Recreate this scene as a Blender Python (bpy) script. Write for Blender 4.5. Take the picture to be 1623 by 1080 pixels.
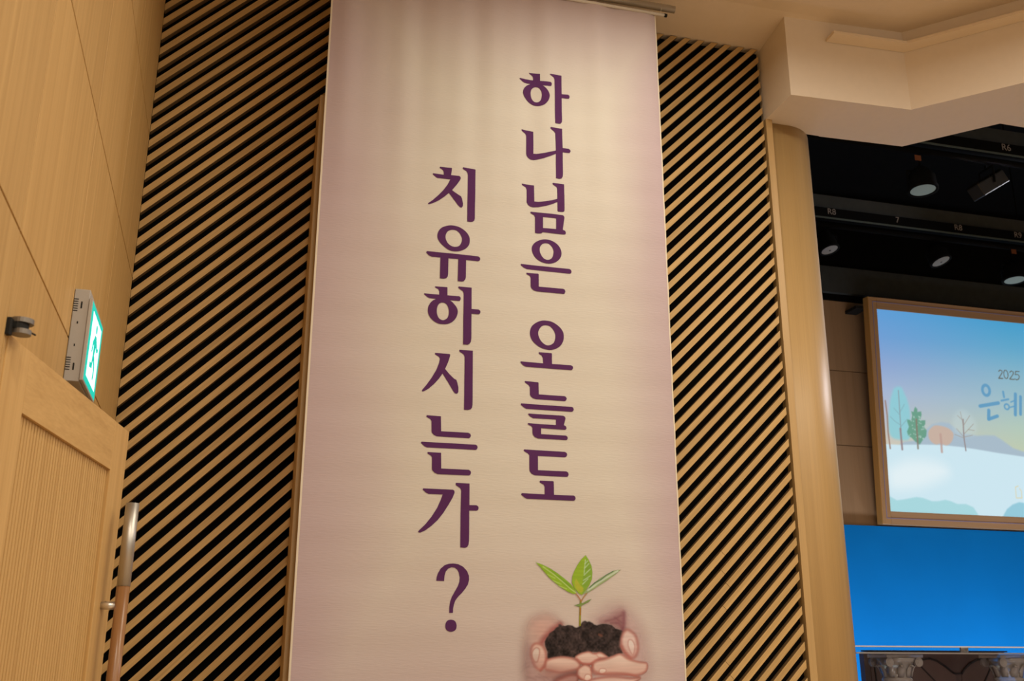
import bpy, bmesh, math, random
import numpy as np
from mathutils import Vector, Matrix
from mathutils.geometry import tessellate_polygon

# ------------------------------------------------------------------ scene, camera, light
for o in list(bpy.data.objects):
    bpy.data.objects.remove(o, do_unlink=True)
scene = bpy.context.scene
COL = scene.collection
EYE = 1.45                                  # camera height above the hall floor

def make_camera():
    pitch, head, roll = math.radians(17.43), math.radians(15.2), math.radians(0.12)
    F = Vector((math.sin(head) * math.cos(pitch), math.cos(head) * math.cos(pitch), math.sin(pitch)))
    R = Vector((math.cos(head), -math.sin(head), 0))
    U = R.cross(F)
    R, U = math.cos(roll) * R + math.sin(roll) * U, math.cos(roll) * U - math.sin(roll) * R
    cd = bpy.data.cameras.new('camera')
    cd.sensor_fit = 'HORIZONTAL'; cd.sensor_width = 36.0
    cd.lens = 36.0 * 1640 / 1623
    cd.clip_start = .05
    cd.dof.use_dof = True; cd.dof.focus_distance = 4.6; cd.dof.aperture_fstop = 5.0
    c = bpy.data.objects.new('camera', cd); COL.objects.link(c)
    m = Matrix.Identity(4)
    for i in range(3):
        m[i][0] = R[i]; m[i][1] = U[i]; m[i][2] = -F[i]
    m[2][3] = EYE
    c.matrix_world = m
    scene.camera = c
make_camera()

vs = scene.view_settings
vs.view_transform = 'Standard'; vs.look = 'None'; vs.gamma = 1.0; vs.exposure = 0.0
vs.use_curve_mapping = False

w = bpy.data.worlds.new('world'); scene.world = w; w.use_nodes = True
bg = w.node_tree.nodes['Background']
bg.inputs['Color'].default_value = (1.0, 0.92, 0.79, 1); bg.inputs['Strength'].default_value = 0.56

def area_lamp(name, loc, size, power, color, direction=(0, 0, -1), spread=180):
    ld = bpy.data.lights.new(name, 'AREA'); ld.shape = 'DISK'; ld.size = size
    ld.energy = power; ld.color = color; ld.spread = math.radians(spread)
    o = bpy.data.objects.new(name, ld); COL.objects.link(o)
    o.location = loc
    o.rotation_euler = Vector(direction).to_track_quat('-Z', 'Y').to_euler()
    return o
WARM = (1.0, 0.90, 0.72)
# the hall's ceiling lamps (all outside the picture, in front of the slatted wall)
for x, y, p in ((1.85, 3.55, 26), (2.6, 2.4, 40), (4.8, 2.2, 72), (0.4, 0.2, 62), (3.2, -0.6, 60), (6.5, -0.6, 70), (0.5, -2.6, 70), (4.0, -3.4, 75)):
    area_lamp('hall_downlight', (x, y, 5.14), .5, p, WARM, spread=172)
# stage: cool white footlights in a row along the stage front edge, aimed up and back
for x in (4.6, 6.0, 7.4, 8.8):
    area_lamp('stage_footlight', (x, 5.62, 0.72), .35, 3.5, (.84, .86, 1.0), (0, .6, 1), 170)
# and a row of cool wash lamps at the foot of the back wall
for x in (4.4, 5.8, 7.2, 8.6):
    area_lamp('stage_wash_lamp', (x, 7.98, 0.72), .4, 13, (.80, .86, 1.0), (0, .55, 1), 160)
# a cool stage spot on the front lighting bar, shining across the opening
area_lamp('stage_spot', (7.0, 5.8, 4.75), .25, 13, (.92, .92, 1.0), (-1, -.12, -.25), 110)

# ------------------------------------------------------------------ helpers
def link(o, parent=None):
    COL.objects.link(o)
    if parent is not None:
        o.parent = parent
        o.matrix_parent_inverse = Matrix.Translation(-parent.location)
    return o

def mesh(name, verts, faces, mat=None, parent=None, smooth=False):
    me = bpy.data.meshes.new(name)
    me.from_pydata([tuple(v) for v in verts], [], [tuple(f) for f in faces]); me.update()
    if mat: me.materials.append(mat)
    if smooth: me.polygons.foreach_set('use_smooth', [True] * len(me.polygons))
    return link(bpy.data.objects.new(name, me), parent)

def bm_obj(name, bm, mat=None, parent=None, smooth=False):
    bmesh.ops.recalc_face_normals(bm, faces=bm.faces)
    me = bpy.data.meshes.new(name); bm.to_mesh(me); bm.free()
    if mat: me.materials.append(mat)
    if smooth: me.polygons.foreach_set('use_smooth', [True] * len(me.polygons))
    return link(bpy.data.objects.new(name, me), parent)

def tag(o, label=None, cat=None, group=None, kind=None):
    if label: o['label'] = label
    if cat: o['category'] = cat
    if group: o['group'] = group
    if kind: o['kind'] = kind
    return o

def empty(name, loc):
    o = bpy.data.objects.new(name, None); o.location = loc; o.empty_display_size = .1
    COL.objects.link(o); return o

def add_box(bm, x0, x1, y0, y1, z0, z1, bevel=0):
    c = [(x, y, z) for x in (x0, x1) for y in (y0, y1) for z in (z0, z1)]
    v = [bm.verts.new(p) for p in c]
    fs = [bm.faces.new([v[i] for i in f]) for f in ((0, 1, 3, 2), (4, 6, 7, 5), (0, 4, 5, 1), (2, 3, 7, 6), (0, 2, 6, 4), (1, 5, 7, 3))]
    if bevel:
        es = list({e for f in fs for e in f.edges})
        bmesh.ops.bevel(bm, geom=es, offset=bevel, segments=1, affect='EDGES')

def box(name, x0, x1, y0, y1, z0, z1, mat, parent=None, bevel=0):
    bm = bmesh.new(); add_box(bm, x0, x1, y0, y1, z0, z1, bevel)
    return bm_obj(name, bm, mat, parent)

def add_prism(bm, pts, axis, a, b):
    """polygon extruded between a and b along axis ('y' or 'z'); pts are the other two coordinates"""
    def P(p, t): return (p[0], t, p[1]) if axis == 'y' else (p[0], p[1], t)
    lo = [bm.verts.new(P(p, a)) for p in pts]; hi = [bm.verts.new(P(p, b)) for p in pts]
    n = len(pts)
    bm.faces.new(lo); bm.faces.new(hi[::-1])
    for i in range(n):
        j = (i + 1) % n
        bm.faces.new((lo[i], hi[i], hi[j], lo[j]))

def prism(name, pts, axis, a, b, mat, parent=None, smooth=False):
    bm = bmesh.new(); add_prism(bm, pts, axis, a, b); return bm_obj(name, bm, mat, parent, smooth)

def add_tube(bm, p0, p1, r0, r1=None, n=16, cap=True):
    r1 = r0 if r1 is None else r1
    p0, p1 = Vector(p0), Vector(p1); d = (p1 - p0).normalized()
    a = d.orthogonal().normalized(); b = d.cross(a)
    A, B = [], []
    for i in range(n):
        t = 2 * math.pi * i / n; q = a * math.cos(t) + b * math.sin(t)
        A.append(bm.verts.new(p0 + q * r0)); B.append(bm.verts.new(p1 + q * r1))
    for i in range(n):
        j = (i + 1) % n; bm.faces.new((A[i], A[j], B[j], B[i]))
    if cap: bm.faces.new(A[::-1]); bm.faces.new(B)

def tube(name, p0, p1, r0, mat, parent=None, r1=None, n=20, smooth=False):
    bm = bmesh.new(); add_tube(bm, p0, p1, r0, r1, n); o = bm_obj(name, bm, mat, parent)
    for p in o.data.polygons:
        if len(p.vertices) == 4: p.use_smooth = True
    return o

def add_path(bm, pts, r, n=8):
    for a, b in zip(pts[:-1], pts[1:]): add_tube(bm, a, b, r, n=n)

def lathe(name, prof, cx, cy, mat, parent=None, n=24):
    vs_, fs = [], []
    for r, z in prof:
        for i in range(n):
            t = 2 * math.pi * i / n; vs_.append((cx + r * math.cos(t), cy + r * math.sin(t), z))
    for k in range(len(prof) - 1):
        for i in range(n):
            j = (i + 1) % n; fs.append((k * n + i, k * n + j, (k + 1) * n + j, (k + 1) * n + i))
    fs.append(tuple(range(n))[::-1]); fs.append(tuple(range((len(prof) - 1) * n, len(prof) * n)))
    return mesh(name, vs_, fs, mat, parent, True)

# ------------------------------------------------------------------ materials
def lin(c):
    return tuple(((v / 255) / 12.92 if v <= 10 else (((v / 255) + .055) / 1.055) ** 2.4) for v in c)

def base_mat(name, col, rough=.6, metal=0, spec=.3, emis=None, es=0):
    m = bpy.data.materials.new(name); m.use_nodes = True
    b = m.node_tree.nodes['Principled BSDF']
    b.inputs['Base Color'].default_value = (*col, 1); b.inputs['Roughness'].default_value = rough
    b.inputs['Metallic'].default_value = metal; b.inputs['Specular IOR Level'].default_value = spec
    if emis:
        b.inputs['Emission Color'].default_value = (*emis, 1); b.inputs['Emission Strength'].default_value = es
    return m

def speckle(m, scale=60, amount=.06, bump=.0, stretch=(1, 1, 1)):
    """fine procedural mottling on a plain material"""
    nt = m.node_tree; b = nt.nodes['Principled BSDF']; c = tuple(b.inputs['Base Color'].default_value)
    tc = nt.nodes.new('ShaderNodeTexCoord'); mp = nt.nodes.new('ShaderNodeMapping')
    mp.inputs['Scale'].default_value = stretch
    no = nt.nodes.new('ShaderNodeTexNoise'); no.inputs['Scale'].default_value = scale; no.inputs['Detail'].default_value = 4
    nt.links.new(tc.outputs['Object'], mp.inputs[0]); nt.links.new(mp.outputs[0], no.inputs['Vector'])
    mx = nt.nodes.new('ShaderNodeMix'); mx.data_type = 'RGBA'
    mx.inputs[6].default_value = tuple(v * (1 - amount) for v in c[:3]) + (1,)
    mx.inputs[7].default_value = tuple(min(1, v * (1 + amount)) for v in c[:3]) + (1,)
    nt.links.new(no.outputs['Fac'], mx.inputs[0]); nt.links.new(mx.outputs[2], b.inputs['Base Color'])
    if bump:
        bp = nt.nodes.new('ShaderNodeBump'); bp.inputs['Strength'].default_value = bump; bp.inputs['Distance'].default_value = .002
        nt.links.new(no.outputs['Fac'], bp.inputs['Height']); nt.links.new(bp.outputs[0], b.inputs['Normal'])
    return m

def wood(name, dark, light, grain='z', fine=90, rough=.5, spec=.3, rot=None, var=.05, along=1.5):
    m = bpy.data.materials.new(name); m.use_nodes = True
    nt = m.node_tree; b = nt.nodes['Principled BSDF']
    b.inputs['Roughness'].default_value = rough; b.inputs['Specular IOR Level'].default_value = spec
    tc = nt.nodes.new('ShaderNodeTexCoord'); r = nt.nodes.new('ShaderNodeMapping')
    if rot: r.inputs['Rotation'].default_value = rot
    oi = nt.nodes.new('ShaderNodeObjectInfo')
    sh = nt.nodes.new('ShaderNodeVectorMath'); sh.operation = 'ADD'
    cb = nt.nodes.new('ShaderNodeMath'); cb.operation = 'MULTIPLY'; cb.inputs[1].default_value = 40
    nt.links.new(oi.outputs['Random'], cb.inputs[0])
    nt.links.new(tc.outputs['Object'], r.inputs[0])
    nt.links.new(r.outputs[0], sh.inputs[0]); nt.links.new(cb.outputs[0], sh.inputs[1])
    def noise(scale_across, scale_along, detail):
        mp = nt.nodes.new('ShaderNodeMapping')
        s = {'x': (scale_along, scale_across, scale_across), 'y': (scale_across, scale_along, scale_across), 'z': (scale_across, scale_across, scale_along)}[grain]
        mp.inputs['Scale'].default_value = s
        n = nt.nodes.new('ShaderNodeTexNoise'); n.inputs['Scale'].default_value = 1; n.inputs['Detail'].default_value = detail
        nt.links.new(sh.outputs[0], mp.inputs[0]); nt.links.new(mp.outputs[0], n.inputs['Vector']); return n
    n1 = noise(fine * .45, along * .3, 3); n2 = noise(fine * 2.2, along * 1.6, 5)
    ad = nt.nodes.new('ShaderNodeMix'); ad.inputs[0].default_value = .45
    nt.links.new(n1.outputs['Fac'], ad.inputs[2]); nt.links.new(n2.outputs['Fac'], ad.inputs[3])
    rp = nt.nodes.new('ShaderNodeValToRGB')
    rp.color_ramp.elements[0].position = .34; rp.color_ramp.elements[1].position = .66
    rp.color_ramp.elements[0].color = (*dark, 1); rp.color_ramp.elements[1].color = (*light, 1)
    nt.links.new(ad.outputs[0], rp.inputs[0])
    hv = nt.nodes.new('ShaderNodeHueSaturation')
    mr = nt.nodes.new('ShaderNodeMapRange'); mr.inputs[3].default_value = 1 - var; mr.inputs[4].default_value = 1 + var
    nt.links.new(oi.outputs['Random'], mr.inputs[0]); nt.links.new(mr.outputs[0], hv.inputs['Value'])
    nt.links.new(rp.outputs[0], hv.inputs['Color']); nt.links.new(hv.outputs[0], b.inputs['Base Color'])
    bp = nt.nodes.new('ShaderNodeBump'); bp.inputs['Strength'].default_value = .12; bp.inputs['Distance'].default_value = .001
    nt.links.new(n2.outputs['Fac'], bp.inputs['Height']); nt.links.new(bp.outputs[0], b.inputs['Normal'])
    return m

M = {}
WD, WL = (.47, .285, .105), (.60, .385, .155)
M['panel'] = wood('oak_veneer_panel', WD, WL, 'z', 70)
M['slat'] = wood('oak_slat', (.43, .275, .11), (.58, .385, .165), 'x', 130, rot=(0, math.radians(45), 0), var=.08)
M['slatside'] = speckle(base_mat('slat_side_shade', (.17, .10, .042), .6), 60, .15)  # darker side colour stands in for the shade between the slats
M['door'] = wood('oak_door', (.50, .305, .115), (.62, .40, .165), 'z', 70, var=.01)
M['door_rail'] = wood('oak_door_rail', (.50, .305, .115), (.62, .40, .165), 'y', 70, var=.01, along=.5)
M['pillar'] = wood('oak_pillar', (.42, .272, .112), (.49, .32, .135), 'z', 90, rough=.45, spec=.5)
M['pillar'].node_tree.nodes['Principled BSDF'].inputs['Coat Weight'].default_value = .25
M['pillar'].node_tree.nodes['Principled BSDF'].inputs['Coat Roughness'].default_value = .42
M['board'] = wood('beech_board', (.56, .39, .22), (.64, .46, .27), 'z', 60)
M['stagewood'] = wood('stage_wood', (.36, .22, .115), (.42, .26, .14), 'z', 50, var=.03)
M['framewood'] = wood('screen_frame_wood', (.44, .255, .125), (.52, .31, .16), 'x', 50, var=.0)
M['handlewood'] = wood('handle_wood', (.25, .115, .042), (.33, .16, .06), 'z', 60, rough=.3, spec=.5)
M['joint'] = base_mat('joint_shadow_gap', (.20, .115, .045), .8)
M['black'] = speckle(base_mat('matt_black_backing', (.006, .005, .004), .95, spec=.05), 40, .2)
M['stageblack'] = speckle(base_mat('stage_black', (.0045, .0045, .0045), .9, spec=.05), 12, .25)
M['stagegrey'] = speckle(base_mat('stage_dark_grey', (.055, .060, .059), .8, spec=.1), 12, .2)
M['plaster'] = speckle(base_mat('cream_plaster', (.78, .66, .52), .85, spec=.15), 25, .03, .05)
M['soffit'] = speckle(base_mat('cream_soffit', (.78, .69, .59), .85, spec=.15), 25, .03, .05)
M['steel'] = base_mat('brushed_steel', (.50, .48, .45), .44, 1.0, .5)
speckle(M['steel'], 30, .12, stretch=(60, 60, 1))
M['chrome'] = base_mat('dull_chrome', (.72, .70, .66), .3, .85)
M['signgrey'] = speckle(base_mat('sign_white_plastic', (.42, .40, .385), .5), 80, .03)
M['dark'] = base_mat('dark_slot', (.01, .01, .01), .7)
M['iron'] = speckle(base_mat('grey_hinge_metal', (.22, .20, .18), .45, .7), 60, .15)
M['white'] = base_mat('white_plastic', (.70, .66, .60), .5)
M['hem'] = base_mat('banner_hem', (.72, .66, .56), .8)
M['ink'] = speckle(base_mat('purple_print', (.090, .027, .112), .8, spec=.1), 180, .12, stretch=(1, 1, 6))
M['floor'] = wood('hall_floor', (.46, .34, .22), (.56, .43, .29), 'x', 30)
M['blue'] = speckle(base_mat('blue_backdrop', (.0005, .20, .62), .7, spec=.1), 3, .06)
M['lens'] = base_mat('frosted_lens', (.15, .17, .16), .5, emis=(.55, .75, .65), es=.09)
M['parlens'] = base_mat('ribbed_lens', (.12, .105, .09), .45, .0, emis=(.8, .65, .5), es=.03)
M['orange'] = base_mat('orange_tag', (.15, .045, .012), .7)
M['tagwhite'] = base_mat('tag_lettering', (.25, .22, .20), .8)
M['cabinet'] = speckle(base_mat('dark_cabinet', (.055, .030, .025), .35, spec=.4), 8, .2)
M['cabinetdark'] = base_mat('cabinet_moulding', (.012, .008, .008), .4)
M['cabinetpale'] = speckle(base_mat('cabinet_inset', (.085, .050, .042), .4), 8, .12)
def acrylic(name, col, rough, trans, ior):
    m = base_mat(name, col, rough, 0, .5); b = m.node_tree.nodes['Principled BSDF']
    b.inputs['Transmission Weight'].default_value = trans; b.inputs['IOR'].default_value = ior
    return m
M['acrylic'] = acrylic('clear_acrylic', (.52, .46, .42), .12, .62, 1.38)
M['glasstop'] = acrylic('clear_table_glass', (.95, .97, .98), .0, 1.0, 1.12)

# ------------------------------------------------------------------ flat artwork (banner units 0.1 mm, screen units mm)
GLYPHS = [[["P",[[13698,30549],[14307,30549],[14311,30086],[13926,30084],[13933,30229],[13911,30351],[13829,30427],[13731,30483]]],["P",[[13151,30083],[13190,30125],[13894,30122],[14321,30120],[14882,30125],[14941,30095],[14964,30002],[14929,29888],[14873,29872],[14451,29858],[14056,29837],[13762,29886],[13467,29891],[13304,29965]]],["S",[[14090,29950],[14451,29847],[14680,29651],[14809,29422],[14831,29211],[14739,28948],[14541,28722],[14246,28599],[13920,28626],[13628,28809],[13433,29061],[13362,29298],[13408,29518],[13549,29719],[13778,29874]]],["H",[[14072,29725],[14252,29672],[14366,29494],[14404,29286],[14363,29031],[14280,28876],[14133,28807],[13970,28845],[13840,29020],[13792,29296],[13826,29514],[13924,29655]]],["P",[[14854,30614],[15526,30642],[15525,29507],[15887,29528],[15969,29463],[15974,29356],[15917,29282],[15522,29274],[15535,28009],[15523,27831],[15465,27717],[15383,27680],[15137,27679],[15136,29724],[15123,30315],[15084,30435],[14969,30507],[14860,30561]]]],[["P",[[13276,27044],[13929,27019],[13930,25721],[14132,25733],[14486,25816],[14810,25920],[15151,26047],[15149,25857],[14872,25699],[14484,25518],[14130,25401],[13938,25354],[13778,25359],[13619,25456],[13549,25573],[13530,25700],[13532,26712],[13478,26825],[13301,26944],[13269,26984]]],["P",[[14872,27394],[15527,27404],[15534,26250],[15871,26252],[15952,26194],[15977,26111],[15916,26010],[15538,26005],[15541,24816],[15522,24576],[15456,24465],[15343,24423],[15143,24441],[15150,25961],[15130,27066],[15066,27161],[14920,27262],[14856,27322]]]],[["P",[[13283,23884],[13953,23878],[13958,22956],[14180,22960],[14560,23031],[14911,23131],[15216,23253],[15214,23072],[14909,22908],[14558,22765],[14178,22662],[13894,22623],[13737,22640],[13611,22730],[13542,22854],[13544,23568],[13503,23696],[13298,23803]]],["P",[[14970,24148],[15597,24145],[15592,22643],[15569,22574],[15479,22539],[15239,22534],[15208,22579],[15199,23194],[15207,23815],[15176,23929],[14985,24039],[14947,24094]]],["P",[[13767,22361],[15477,22363],[15556,22323],[15586,22228],[15482,21540],[15608,21489],[15654,21396],[15637,21312],[15557,21280],[14893,21275],[14405,21284],[14326,21210],[14232,21192],[14028,21192],[13991,21220],[13992,22086],[13939,22194],[13767,22272],[13745,22318]]],["h",[[14421,22137],[15130,22140],[15123,21531],[14416,21514]]]],[["S",[[14543,20903],[14857,20867],[15139,20727],[15326,20504],[15392,20253],[15351,19990],[15191,19779],[14970,19634],[14688,19565],[14346,19609],[14037,19783],[13867,20021],[13806,20271],[13854,20486],[14010,20681],[14261,20832]]],["H",[[14557,20684],[14745,20650],[14901,20489],[14967,20271],[14927,20008],[14816,19835],[14628,19767],[14441,19827],[14302,20005],[14232,20222],[14258,20450],[14385,20619]]],["P",[[13233,19395],[15814,19390],[15892,19340],[15922,19247],[15890,19163],[15826,19131],[14560,19137],[13540,19151],[13386,19205],[13233,19315],[13211,19354]]],["P",[[13515,18949],[14140,18960],[14165,18921],[14167,18268],[15454,18276],[15540,18237],[15577,18146],[15544,18038],[15481,18004],[14058,18006],[13905,18044],[13782,18142],[13743,18263],[13738,18704],[13693,18794],[13524,18877]]]],[["S",[[14502,16490],[14869,16445],[15199,16252],[15399,16011],[15458,15739],[15410,15459],[15259,15208],[14964,15019],[14635,14963],[14236,15050],[13910,15260],[13748,15483],[13688,15770],[13769,16089],[13988,16311],[14245,16445]]],["H",[[14518,16240],[14720,16210],[14902,16041],[15009,15792],[14988,15515],[14876,15304],[14619,15191],[14383,15281],[14202,15485],[14120,15752],[14169,15977],[14316,16174]]],["P",[[14162,14808],[14816,14806],[14830,14779],[14832,14228],[14375,14228],[14359,14516],[14305,14638],[14161,14724],[14140,14770]]],["P",[[13216,14256],[14375,14246],[15815,14257],[15906,14202],[15923,14113],[15866,14018],[15792,14002],[13474,14004],[13349,14059],[13206,14191]]]],[["P",[[13437,13272],[14107,13261],[14131,13234],[14133,12643],[15454,12645],[15534,12601],[15563,12520],[15526,12428],[15450,12388],[13968,12390],[13820,12430],[13717,12511],[13678,12596],[13680,12979],[13614,13078],[13451,13184],[13419,13226]]],["P",[[13228,12126],[15823,12123],[15889,12084],[15918,11997],[15880,11906],[15804,11875],[13508,11874],[13375,11932],[13213,12052]]],["P",[[13601,11650],[15365,11653],[15454,11615],[15492,11529],[15403,11188],[15507,11122],[15536,11036],[15505,10976],[15445,10952],[14241,10966],[14239,10669],[15501,10671],[15575,10618],[15595,10546],[15558,10466],[15498,10448],[14076,10450],[13930,10507],[13836,10602],[13804,10715],[13805,10946],[13755,11029],[13579,11105],[13559,11147],[13609,11173],[14258,11161],[14994,11163],[14997,11440],[13845,11434],[13698,11503],[13587,11597]]]],[["P",[[13395,9876],[15442,9868],[15530,9814],[15557,9730],[15510,9631],[15420,9595],[14077,9596],[14073,8903],[15499,8913],[15587,8859],[15610,8758],[15567,8665],[15495,8644],[13915,8643],[13758,8702],[13654,8832],[13637,8949],[13639,9610],[13570,9684],[13388,9783],[13360,9833]]],["P",[[14175,8403],[14822,8406],[14854,8384],[14857,7736],[14390,7743],[14393,8111],[14348,8216],[14174,8302],[14143,8358]]],["P",[[13254,7766],[14390,7756],[15835,7758],[15916,7708],[15939,7625],[15902,7539],[15831,7510],[13512,7512],[13392,7567],[13226,7692]]]],[["P",[[8943,24256],[9557,24256],[9564,24224],[9526,23857],[9946,23853],[10014,23806],[10031,23726],[9981,23604],[9833,23355],[9591,23014],[9751,22904],[9981,22770],[10057,22731],[10121,22593],[10176,22356],[10173,22210],[10113,22122],[10022,22127],[9915,22227],[9698,22507],[9434,22847],[9212,22624],[8917,22377],[8652,22215],[8430,22117],[8394,22135],[8399,22184],[8618,22372],[8910,22683],[9144,22973],[9349,23292],[9488,23612],[8828,23616],[8736,23663],[8582,23796],[8595,23854],[9155,23834],[9140,24002],[9089,24094],[8935,24189]]],["P",[[10137,24368],[10783,24356],[10805,24325],[10804,21625],[10775,21492],[10700,21413],[10595,21384],[10404,21384],[10400,22644],[10404,23957],[10378,24086],[10324,24178],[10138,24269],[10122,24323]]]],[["S",[[9641,21083],[10002,21029],[10331,20838],[10515,20592],[10556,20310],[10470,20035],[10239,19820],[9883,19694],[9525,19722],[9200,19931],[8981,20170],[8897,20425],[8951,20697],[9107,20905],[9355,21030]]],["H",[[9682,20850],[9898,20807],[10063,20635],[10146,20416],[10108,20165],[9985,19988],[9771,19927],[9556,19989],[9391,20160],[9315,20397],[9346,20610],[9468,20776]]],["P",[[8395,19568],[10999,19551],[11090,19489],[11102,19392],[11056,19312],[10985,19289],[9997,19296],[8649,19296],[8507,19348],[8362,19482]]],["P",[[9083,19336],[9487,19342],[9487,18466],[9466,18316],[9397,18227],[9274,18193],[9081,18195]]],["P",[[9983,19321],[10384,19308],[10380,18391],[10354,18258],[10284,18158],[10178,18122],[9976,18138]]]],[["P",[[8857,17757],[9451,17767],[9472,17748],[9481,17305],[9066,17311],[9061,17523],[9015,17620],[8868,17687],[8846,17725]]],["P",[[8325,17339],[9066,17335],[10077,17342],[10137,17277],[10138,17186],[10096,17099],[10022,17089],[9597,17088],[9246,17085],[8926,17099],[8606,17105],[8460,17170],[8318,17289]]],["S",[[9245,17145],[9612,17074],[9835,16883],[9971,16683],[10004,16474],[9935,16226],[9765,16000],[9535,15865],[9304,15829],[9043,15845],[8780,15986],[8601,16194],[8523,16427],[8546,16670],[8669,16908],[8911,17092]]],["H",[[9221,16931],[9382,16900],[9502,16760],[9558,16553],[9549,16311],[9471,16138],[9299,16033],[9124,16077],[9011,16232],[8961,16468],[8993,16712],[9091,16873]]],["P",[[10029,17855],[10690,17853],[10691,16729],[11045,16731],[11120,16683],[11145,16609],[11113,16515],[11048,16485],[10694,16483],[10703,15212],[10680,15031],[10614,14921],[10513,14877],[10300,14880],[10287,16197],[10289,17521],[10249,17625],[10040,17758],[10012,17810]]]],[["P",[[8941,14349],[9639,14346],[9683,14311],[9670,14222],[9576,13906],[9440,13574],[9645,13342],[9878,13127],[10000,13069],[10054,12922],[10104,12694],[10105,12477],[10064,12397],[10007,12375],[9921,12407],[9833,12530],[9597,12918],[9322,13338],[9165,13089],[8945,12813],[8669,12548],[8476,12414],[8378,12379],[8341,12411],[8362,12469],[8579,12757],[8796,13091],[9013,13498],[9134,13843],[9177,14065],[9126,14164],[8943,14267],[8928,14309]]],["P",[[10134,14599],[10794,14600],[10798,13620],[10808,11877],[10790,11747],[10719,11656],[10591,11619],[10397,11621],[10396,12715],[10392,14236],[10361,14337],[10317,14392],[10141,14496],[10120,14554]]]],[["P",[[8620,11250],[9293,11242],[9317,10516],[10631,10516],[10727,10465],[10755,10375],[10719,10285],[10652,10250],[9115,10259],[8962,10327],[8869,10439],[8857,10522],[8845,10976],[8792,11068],[8615,11165],[8598,11204]]],["P",[[8405,9967],[10996,9963],[11072,9910],[11090,9826],[11050,9740],[10983,9706],[8645,9707],[8527,9767],[8367,9908]]],["P",[[8707,9488],[9334,9482],[9357,8742],[10674,8741],[10753,8689],[10781,8601],[10745,8506],[10678,8476],[9191,8474],[9040,8539],[8938,8648],[8922,8746],[8910,9241],[8864,9321],[8703,9412],[8685,9451]]]],[["P",[[8540,7781],[9937,7778],[10004,7732],[10016,7635],[9928,7403],[9736,7054],[9513,6691],[9258,6360],[8971,6079],[8684,5862],[8477,5760],[8390,5751],[8356,5788],[8393,5852],[8677,6132],[8960,6493],[9212,6904],[9368,7266],[9454,7535],[8802,7533],[8669,7592],[8518,7721]]],["P",[[10074,8102],[10717,8099],[10732,7095],[11067,7102],[11151,7053],[11175,6976],[11143,6884],[11070,6848],[10729,6842],[10733,5453],[10710,5262],[10645,5165],[10547,5130],[10326,5139],[10319,6335],[10327,7763],[10279,7865],[10083,7988],[10055,8045]]]],[["P",[[9253,3626],[9271,3796],[9316,3952],[9440,4173],[9630,4333],[9824,4395],[10019,4412],[10248,4387],[10479,4277],[10662,4094],[10753,3892],[10766,3705],[10720,3502],[10592,3298],[10433,3109],[10274,2952],[10147,2781],[10086,2611],[10051,2427],[10045,2235],[9875,2232],[9873,2485],[9907,2731],[9983,2947],[10108,3165],[10233,3384],[10311,3587],[10330,3789],[10287,4006],[10203,4145],[10088,4226],[9941,4241],[9796,4182],[9685,4054],[9631,3866],[9614,3624]]],["S",[[9955,1939],[10139,1880],[10216,1699],[10171,1502],[9965,1416],[9756,1498],[9704,1694],[9774,1876]]]]]
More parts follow.
